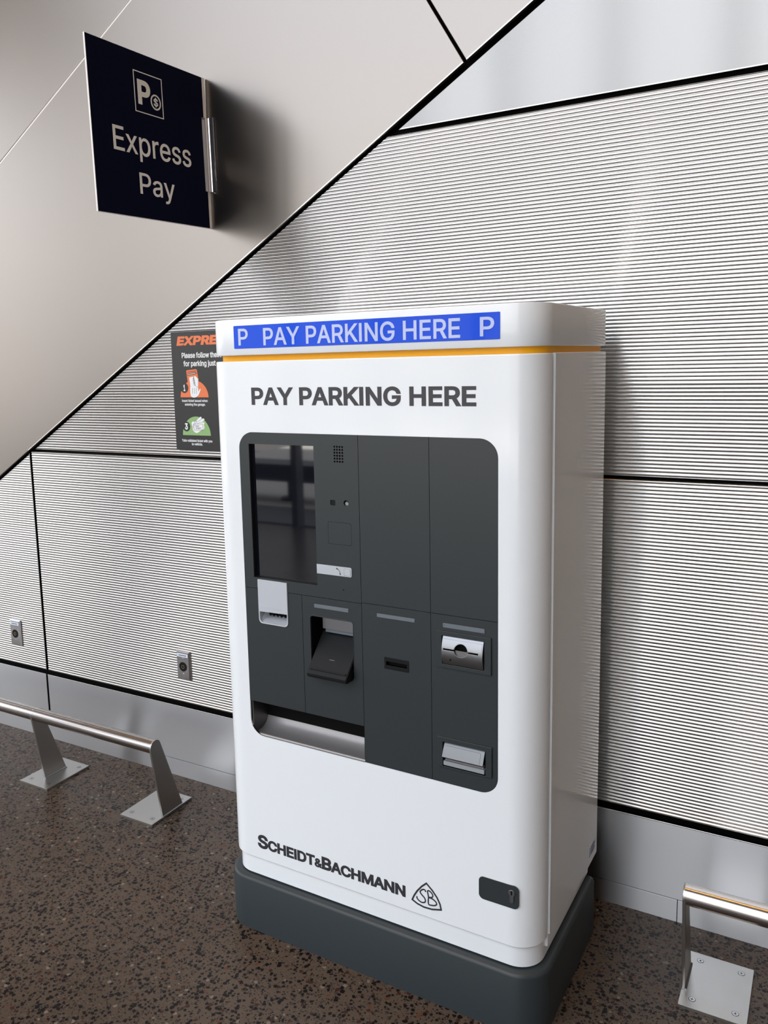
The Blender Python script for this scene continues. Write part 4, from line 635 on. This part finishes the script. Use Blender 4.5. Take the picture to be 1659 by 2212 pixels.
plate('finger_notch', [bowl], 0.0, 0.001, notch_m, tk, deform=lambda a, b_, c: (a, b_, c + 0.0072 - 0.30 * (b_ - (nz - nr * 0.8)) ), cuts=[nz - 0.004, nz - 0.008], angle=40)
MB().cyl((0.5985, -0.0105, 0.9020), (0.5985, -0.006, 0.9020), 0.0016, 12).build('pin_hole', black, tk)
up_ = plate('reader_lid', [[(0.5795, 0.9285), (0.6080, 0.9285)] + [(nx + (nr + 0.0012) * cos(pi - a0 * 1.8 - (pi - 3.6 * a0) * k / 14), nz + (nr + 0.0012) * sin(pi - a0 * 1.8 - (pi - 3.6 * a0) * k / 14)) for k in range(15)] + [(0.6755, 0.9285), (0.6755, 0.9500), (0.5795, 0.9500)]], 0.0005, 0.003, silver, tk, bevel=0.0003, deform=bulge, cuts=[0.9300 + 0.0025 * k for k in range(8)], angle=40)

# ticket outlet: hooded flap over a lower lip
fr2 = plate('outlet_frame', [rrect(0.5613, 0.6308, 0.6980, 0.7062, 0.001, 2), rect(*C2)], 0.0045, 0.006, grey_m, kiosk, bevel=0.0008)
MB().box(C2[0], C2[2], 0.012, 0.016, C2[1], C2[3]).build('outlet_recess', black, kiosk, angle=0)
def hood(a, b_, c):
    s_ = (0.6925 - b_) / 0.0325; return (a, b_, c - 0.005 + 0.0180 * (max(s_, 0) ** 0.85))
fz = [0.6600 + 0.0034 * k for k in range(1, 10)]
fp = plate('outlet_flap', [rrect(0.5765, 0.6600, 0.6795, 0.6925, 0.001, 2)], 0.0, 0.0025, flap_m, kiosk, bevel=0.0006, deform=hood, cuts=fz, angle=40)
plate('flap_panel', [rrect(0.5815, 0.6606, 0.6705, 0.6850, (0, 0, 0.003, 0.003), 4)], 0.0006, 0.002, flap_m, fp, bevel=0.0003, deform=hood, cuts=fz, angle=40)
for x in (0.5770, 0.6780): MB().loft([[(xx, -o_, z) for o_, z in ((-0.012, 0.6915), (-0.003, 0.686), (0.0095, 0.6610), (-0.012, 0.6600))] for xx in (x, x + 0.0015)]).build('flap_cheek', blk_plastic, fp, angle=0)
lp_ = MB().box(0.5765, 0.6795, -0.0040, 0.010, 0.6362, 0.6468).build('outlet_lip', mat('lip_silver', (0.30, 0.33, 0.345), 0, 0.4), kiosk, bevel=0.0008)
MB().box(0.5800, 0.6765, 0.0000, 0.012, 0.6480, 0.6510).build('outlet_mouth', mat('pale_throat', (0.25, 0.22, 0.23), 0, 0.5), kiosk, angle=0)

# coin and ticket tray
tp = [(-0.072, 0.7000), (-0.072, 0.6300)] + [(-0.072 + 0.036 - 0.036 * cos(radians(90 * k / 10)), 0.6300 - 0.036 * sin(radians(90 * k / 10))) for k in range(1, 11)] + [(-0.020, 0.5945), (-0.012, 0.5965), (-0.0055, 0.5985), (-0.0020, 0.5975), (-0.0005, 0.5945), (-0.0005, 0.5900)]
tp = [(o_, z - 0.0035) for o_, z in tp]
tray = MB().loft([[(x, -o_, z) for o_, z in tp] for x in (0.0060, 0.3580)], closed=False).build('payout_tray', mat('tray_steel', (0.31, 0.30, 0.30), 0.4, 0.36, noise=((1, 60, 60), 0.05)), kiosk, angle=40)
tray_d = mat('tray_cheek_steel', (0.20, 0.19, 0.19), 1, 0.4)
MB().box(0.0030, 0.0060, 0.0045, 0.073, 0.5905, 0.7000).build('tray_cheek', tray_d, tray, angle=0)
MB().box(0.3578, 0.3600, 0.0045, 0.073, 0.5905, 0.7000).build('tray_cheek', tray_d, tray, angle=0)
MB().box(0.0030, 0.3600, 0.0045, 0.073, 0.6990, 0.7010).build('tray_roof', black, tray, angle=0)
plate('tray_lip', [stroke([(XA + FR - FR * cos(radians(90 * k / 10)), ZA + FR - FR * sin(radians(90 * k / 10))) for k in range(3, 11)] + [(XB - G, ZA)], 0.0016)[0]], 0.0004, 0.005, silver, tray, angle=40)

# ================================================================ BLADE SIGN
sg = thing('blade_sign', 'navy Express Pay sign sticking out from the sloping steel cladding', 'sign', (-0.515, 0.0, 2.28))
sg.rotation_euler = (radians(1.1), 0, 0)
V0 = 2.28
U0, U1, VB, VT = -0.5350, -0.0125, 2.0500 - V0, 2.5320 - V0
pn = plate('sign_board', [rect(U0, VB, U1, VT)], 0.0, 0.006, sign_white, sg, bevel=0.0006, frame=SIDE)
for lf in (0.0006, -0.0060): plate('navy_face', [rect(U0 + 0.0012, VB + 0.0012, -0.0285, VT - 0.0012)], lf, 0.0006, navy, pn, frame=SIDE, angle=0)
KW = dict(frame=SIDE, m=sign_txt, parent=pn)
text('lettering', 'Express', -0.4536, -0.1065, 2.2348 - V0, 0.0690, 0.0012, bold=5, **KW)
text('lettering', 'Pay', -0.3545, -0.1965, 2.1218 - V0, 0.0620, 0.0012, bold=5, **KW)
plate('pictogram', [rect(-0.3513, 2.3605 - V0, -0.2265, 2.4785 - V0), rect(-0.3485, 2.3633 - V0, -0.2293, 2.4757 - V0)], 0.0012, 0.0006, sign_txt, pn, frame=SIDE, angle=0)
text('lettering', 'P', -0.3365, -0.2815, 2.3845 - V0, 0.0710, 0.0012, bold=30, **KW)
cxx, czz = -0.2590, 2.4035 - V0
plate('pictogram', [circle(cxx, czz, 0.0228, 40), circle(cxx, czz, 0.0182, 40)], 0.0012, 0.0006, sign_txt, pn, frame=SIDE, angle=0)
text('lettering', '$', cxx - 0.0098, cxx + 0.0098, czz - 0.0110, 0.0220, 0.0012, bold=12, **KW)
def bracket(sx):
    pf = [(0.0, -0.0430), (0.0022, -0.0430), (0.0026, -0.0330)] + [(0.0026 + 0.0150 - 0.0150 * cos(radians(90 * k / 8)), -0.0330 + 0.0150 * sin(radians(90 * k / 8)) + 0.0005) for k in range(9)] + [(0.0200, -0.0172), (0.0260, -0.0160), (0.0260, -0.0135), (0.0325, -0.0133), (0.0325, -0.0118), (0.0, -0.0118)]
    m_ = MB().loft([[(sx * a + (0.0013 if sx > 0 else -0.0073), b_, z) for a, b_ in pf] for z in (2.1690 - V0, 2.4040 - V0)])
    return m_.build('mounting_bracket', chrome_b, sg, angle=30)
chrome_b = mat('polished_aluminium', (0.72, 0.73, 0.76), 1, 0.14)
br = bracket(1); bracket(-1)
for vz in (2.182, 2.391): MB().cyl((0.0033, -0.0390, vz - V0), (0.0048, -0.0390, vz - V0), 0.0016, 14).build('screw', chrome, br)

# ================================================================ POSTER BEHIND THE STATION
po = thing('instruction_poster', 'black instruction poster headed in orange, half hidden behind pay station', 'poster', (0, 0, 0))
PF = 0.0085
board = plate('board', [rect(-0.7285, 1.2900, -0.3000, 1.7115)], PF, 0.0040, post_blk, po, bevel=0.0005)
PK = dict(front=PF + 0.0006, parent=board)
text('heading', 'EXPRESS', -0.7030, -0.4430, 1.6630, 0.0325, m=post_org, bold=48, shear=0.16, track=14, **PK)
text('lettering', 'Please follow these', -0.6812, -0.5010, 1.6185, 0.0190, m=post_wht, bold=20, **PK)
text('lettering', 'for parking just', -0.6748, -0.5290, 1.5895, 0.0190, m=post_wht, bold=20, **PK)
def half(x0, x1, z0, zt, cx, cz, r):
    """half disc with a round bite for the number"""
    mx_ = (x0 + x1) / 2; rx = (x1 - x0) / 2; P = [(x0, z0), (x1, z0)] + [(mx_ + rx * cos(pi * k / 32), z0 + (zt - z0) * sin(pi * k / 32)) for k in range(1, 32)]
    return P
def layer(name, loops, m, lift): return plate(name, loops, PF + lift, 0.0005, m, board, angle=0)
layer('step_picture', [half(-0.6958, -0.5681, 1.4795, 1.5402, 0, 0, 0)], post_org, 0.0005)
layer('step_picture', [[(-0.6638, 1.5730), (-0.6600, 1.5757), (-0.6188, 1.5790), (-0.6148, 1.5761), (-0.6089, 1.5386), (-0.6594, 1.5337)]], post_org, 0.0007)
layer('step_picture', [[(-0.6598, 1.5693), (-0.66, 1.5675), (-0.6192, 1.5719), (-0.6192, 1.5738)]], post_blk, 0.0010)
layer('step_picture', [[(-0.6583, 1.5630), (-0.6587, 1.5565), (-0.6176, 1.5623), (-0.6185, 1.5690)]], post_blk, 0.0010)
layer('step_picture', [[(-0.6562, 1.5611), (-0.6563, 1.5592), (-0.6209, 1.5642), (-0.6213, 1.5660)]], post_wht, 0.0013)
layer('step_picture', [[(-0.6293, 1.5539), (-0.6231, 1.5549), (-0.6105, 1.5440), (-0.6125, 1.5043), (-0.6264, 1.5044)]], post_wht, 0.0009)
layer('step_picture', [[(-0.6513, 1.5498), (-0.6320, 1.5532), (-0.6240, 1.5151), (-0.6467, 1.5131)]], post_wht, 0.0012)
layer('step_picture', [smooth([(-0.6486, 1.5142), (-0.6450, 1.5185), (-0.6395, 1.5163), (-0.6365, 1.5200), (-0.6297, 1.5178), (-0.6261, 1.5212), (-0.6213, 1.5183), (-0.6197, 1.5430), (-0.6154, 1.5462), (-0.6122, 1.5429), (-0.6128, 1.5020), (-0.6053, 1.5097), (-0.6018, 1.5075), (-0.6045, 1.5000), (-0.6143, 1.4850), (-0.6322, 1.4785), (-0.6478, 1.4850)], 3, True)], post_wht, 0.0014)
for a, b_ in (((-0.6385, 1.5125), (-0.6397, 1.4926)), ((-0.6293, 1.5125), (-0.6305, 1.4925)), ((-0.6205, 1.5125), (-0.6213, 1.4925)), ((-0.6316, 1.5520), (-0.6248, 1.5216)), ((-0.6213, 1.5183), (-0.6128, 1.5150))):
    layer('step_picture', stroke([a, b_], 0.0011), print_m, 0.0016)
lpz, wz = text_loops('TICKET', bold=10)
union_plate('lettering', [[[(-0.6372 + b2 * 0.0062 + a2 * 0.0052 * 0.28, 1.5480 - a2 * 0.0062) for a2, b2 in l] for l in g_] for g_ in lpz if g_], PF + 0.0015, 0.0005, print_m, board)
layer('step_number', [circle(-0.6763, 1.5133, 0.0178, 28, 0.0185)], post_blk, 0.0010)
text('lettering', '1', -0.6795, -0.6725, 1.5015, 0.0235, PF + 0.0014, post_wht, board, bold=34)
text('lettering', 'Insert ticket issued when', -0.6902, -0.5731, 1.4630, 0.0088, PF + 0.0006, post_wht, board, bold=16)
text('lettering', 'entering the garage.', -0.6781, -0.5843, 1.4498, 0.0088, PF + 0.0006, post_wht, board, bold=16)
layer('step_picture', [half(-0.6942, -0.5659, 1.3433, 1.4110, 0, 0, 0)], post_grn, 0.0005)
layer('step_picture', [smooth([(-0.6509, 1.3859), (-0.6463, 1.3925), (-0.6335, 1.3938), (-0.6102, 1.4098), (-0.6048, 1.4083), (-0.6050, 1.4040), (-0.6125, 1.3963), (-0.5981, 1.4047), (-0.5919, 1.4020), (-0.5930, 1.3976), (-0.6060, 1.3888), (-0.5948, 1.3911), (-0.5923, 1.3857), (-0.5954, 1.3813), (-0.5930, 1.3749), (-0.5964, 1.3650), (-0.6076, 1.3627), (-0.6293, 1.3513), (-0.6455, 1.3608), (-0.6476, 1.3717)], 3, True)], post_wht, 0.0010)
layer('step_picture', stroke(rect(-0.6411, 1.3624, -0.5994, 1.3842), 0.0009, True), print_m, 0.0013)
layer('step_picture', stroke(smooth([(-0.6464, 1.3685), (-0.6280, 1.3928), (-0.6321, 1.3949), (-0.6489, 1.3739)], 3), 0.0009), print_m, 0.0013)
layer('step_picture', stroke([(-0.6280, 1.3905), (-0.6110, 1.3985)], 0.0008), print_m, 0.0013)
layer('step_picture', stroke([(-0.6260, 1.3860), (-0.6060, 1.3900)], 0.0008), print_m, 0.0013)
text('lettering', 'PAID', -0.6335, -0.6175, 1.3742, 0.0055, PF + 0.0014, print_m, board, bold=4)
text('lettering', 'TICKET', -0.6335, -0.6070, 1.3662, 0.0055, PF + 0.0014, print_m, board, bold=4)
layer('step_number', [circle(-0.6757, 1.3746, 0.0172, 28, 0.0180)], post_blk, 0.0010)
text('lettering', '3', -0.6825, -0.6690, 1.3635, 0.0230, PF + 0.0014, post_wht, board, bold=34)
text('lettering', 'Take validated ticket with you', -0.7000, -0.5609, 1.3195, 0.0092, PF + 0.0006, post_wht, board, bold=16)
text('lettering', 'to vehicle.', -0.6555, -0.6058, 1.3072, 0.0092, PF + 0.0006, post_wht, board, bold=16)

# ================================================================ WALL OUTLETS
def outlet(x0, x1, z0, z1, label):
    r = thing('wall_outlet', label, 'outlet', ((x0 + x1) / 2, -0.0045, z0), 0, 'round outlets in the ribbed wall')
    w = (x1 - x0) / 2; h = z1 - z0; e_ = 0.0055
    m_ = MB()
    ring = lambda i, y: [(-w + i, y, i), (w - i, y, i), (w - i, y, h - i), (-w + i, y, h - i)]
    m_.loft([ring(0, 0.0035), ring(0, -0.0010), ring(e_, -0.0055)])
    pl = m_.build('cover_plate', mat_out, r, angle=20)
    cz = h * 0.465
    so = MB().cyl((0, -0.0050, cz), (0, -0.0066, cz), 0.0185, 36).build('socket', blk_plastic, r)
    plate('contact_ring', [circle(0, cz, 0.0072, 24), circle(0, cz, 0.0054, 24)], 0.0072, 0.0008, brass, so, angle=0)
    for zz in (h * 0.755, h * 0.215):
        MB().cyl((0, -0.0050, zz), (0, -0.0068, zz), 0.0034, 16, 0.0022).build('screw', chrome, r)
    lb = MB().box(-w + e_ + 0.001, w - e_ - 0.003, -0.0060, -0.0050, h * 0.80, h * 0.915).build('label', label_m, r, angle=0)
    q_ = MB()
    for i in range(9): q_.box(-0.0185 + 0.0042 * i, -0.0155 + 0.0042 * i, -0.0063, -0.0059, h * 0.838, h * 0.872)
    q_.build('print', print_m, lb, angle=0)
    return r
mat_out = mat('outlet_steel', (0.60, 0.60, 0.62), 1, 0.24, noise=((40, 2, 4), 0.05))
outlet(-0.7875, -0.7205, 0.4025, 0.5175, 'steel outlet plate with round black socket, the one nearer the pay station')
outlet(-1.7450, -1.6760, 0.3935, 0.5095, 'steel outlet plate with round black socket, left of the upright wall joint')

# ================================================================ LOW GUARD RAILS
TY, TZ, TR = -0.2975, 0.2800, 0.0255
def leg_profile():
    c = (TY, TZ); pts = [(-0.2815, 0.0095)]
    # front edge up to the tangent of the round head, round head, back edge down
    pts += [(c[0] + TR * cos(radians(a)), c[1] + TR * sin(radians(a))) for a in range(188, 15, -12)]
    return pts + [(-0.1760, 0.0095)]
def rail(label, xa, xb, legs):
    r = thing('guard_rail', label, 'rail', ((xa + xb) / 2, TY, 0), 0)
    ox = (xa + xb) / 2
    cuts = sorted([xa] + [x for x, _, inner in legs if inner] + [xb])
    for a, b_ in zip(cuts[:-1], cuts[1:]):
        MB().cyl((a - ox + 0.0006, 0, TZ), (b_ - ox - 0.0006, 0, TZ), TR, 48).build('tube', tube_m, r)
    for x, px, inner in legs:     # px: left edge of the foot plate
        lg = plate('leg', [[(y - TY, z) for y, z in leg_profile()]], x - ox + 0.004, 0.008, leg_m, r, bevel=0.0008, frame=SIDE)
        fp_ = MB().box(px - ox, px + 0.153 - ox, -0.3375 - TY, -0.1245 - TY, 0.0, 0.009).build('foot_plate', leg_m, r, bevel=0.0008)
        MB().cyl((x - ox + 0.005, -0.2815 - TY, 0.0105), (x - ox + 0.005, -0.1760 - TY, 0.0105), 0.0030, 8).build('weld', silver, lg)
        for sx in (0.0285, 0.126):
            for sy in (0.031, 0.184):
                cx_, cy_ = px + sx - ox, -0.3375 + sy - TY
                MB().cyl((cx_, cy_, 0.0070), (cx_, cy_, 0.0093), 0.0084, 24).build('screw_hole', print_m, fp_)
                c_, w_ = 0.0040, 0.0009
                plate('screw', [circle(cx_, cy_, 0.0074, 24), [(cx_ + a_, cy_ + b_) for a_, b_ in ((w_, w_), (w_, c_), (-w_, c_), (-w_, w_), (-c_, w_), (-c_, -w_), (-w_, -w_), (-w_, -c_), (w_, -c_), (w_, -w_), (c_, -w_), (c_, w_))]], 0.0096, 0.0012, leg_s, fp_, frame=PLAN, bevel=0.0002)
    return r
leg_s = mat('screw_steel', (0.42, 0.42, 0.41), 1, 0.22)
rail('low tubular steel guard rail on two plate legs, left of the pay station', -3.1, -0.6465, [(-0.6470, -0.7965, False), (-1.2545, -1.3295, True), (-2.35, -2.425, True)])
rail('low tubular steel guard rail with bolted foot plate, right of the pay station', 1.0830, 3.2, [(1.0835, 1.0790, False), (2.2, 2.125, True)])

bpy.context.view_layer.update()
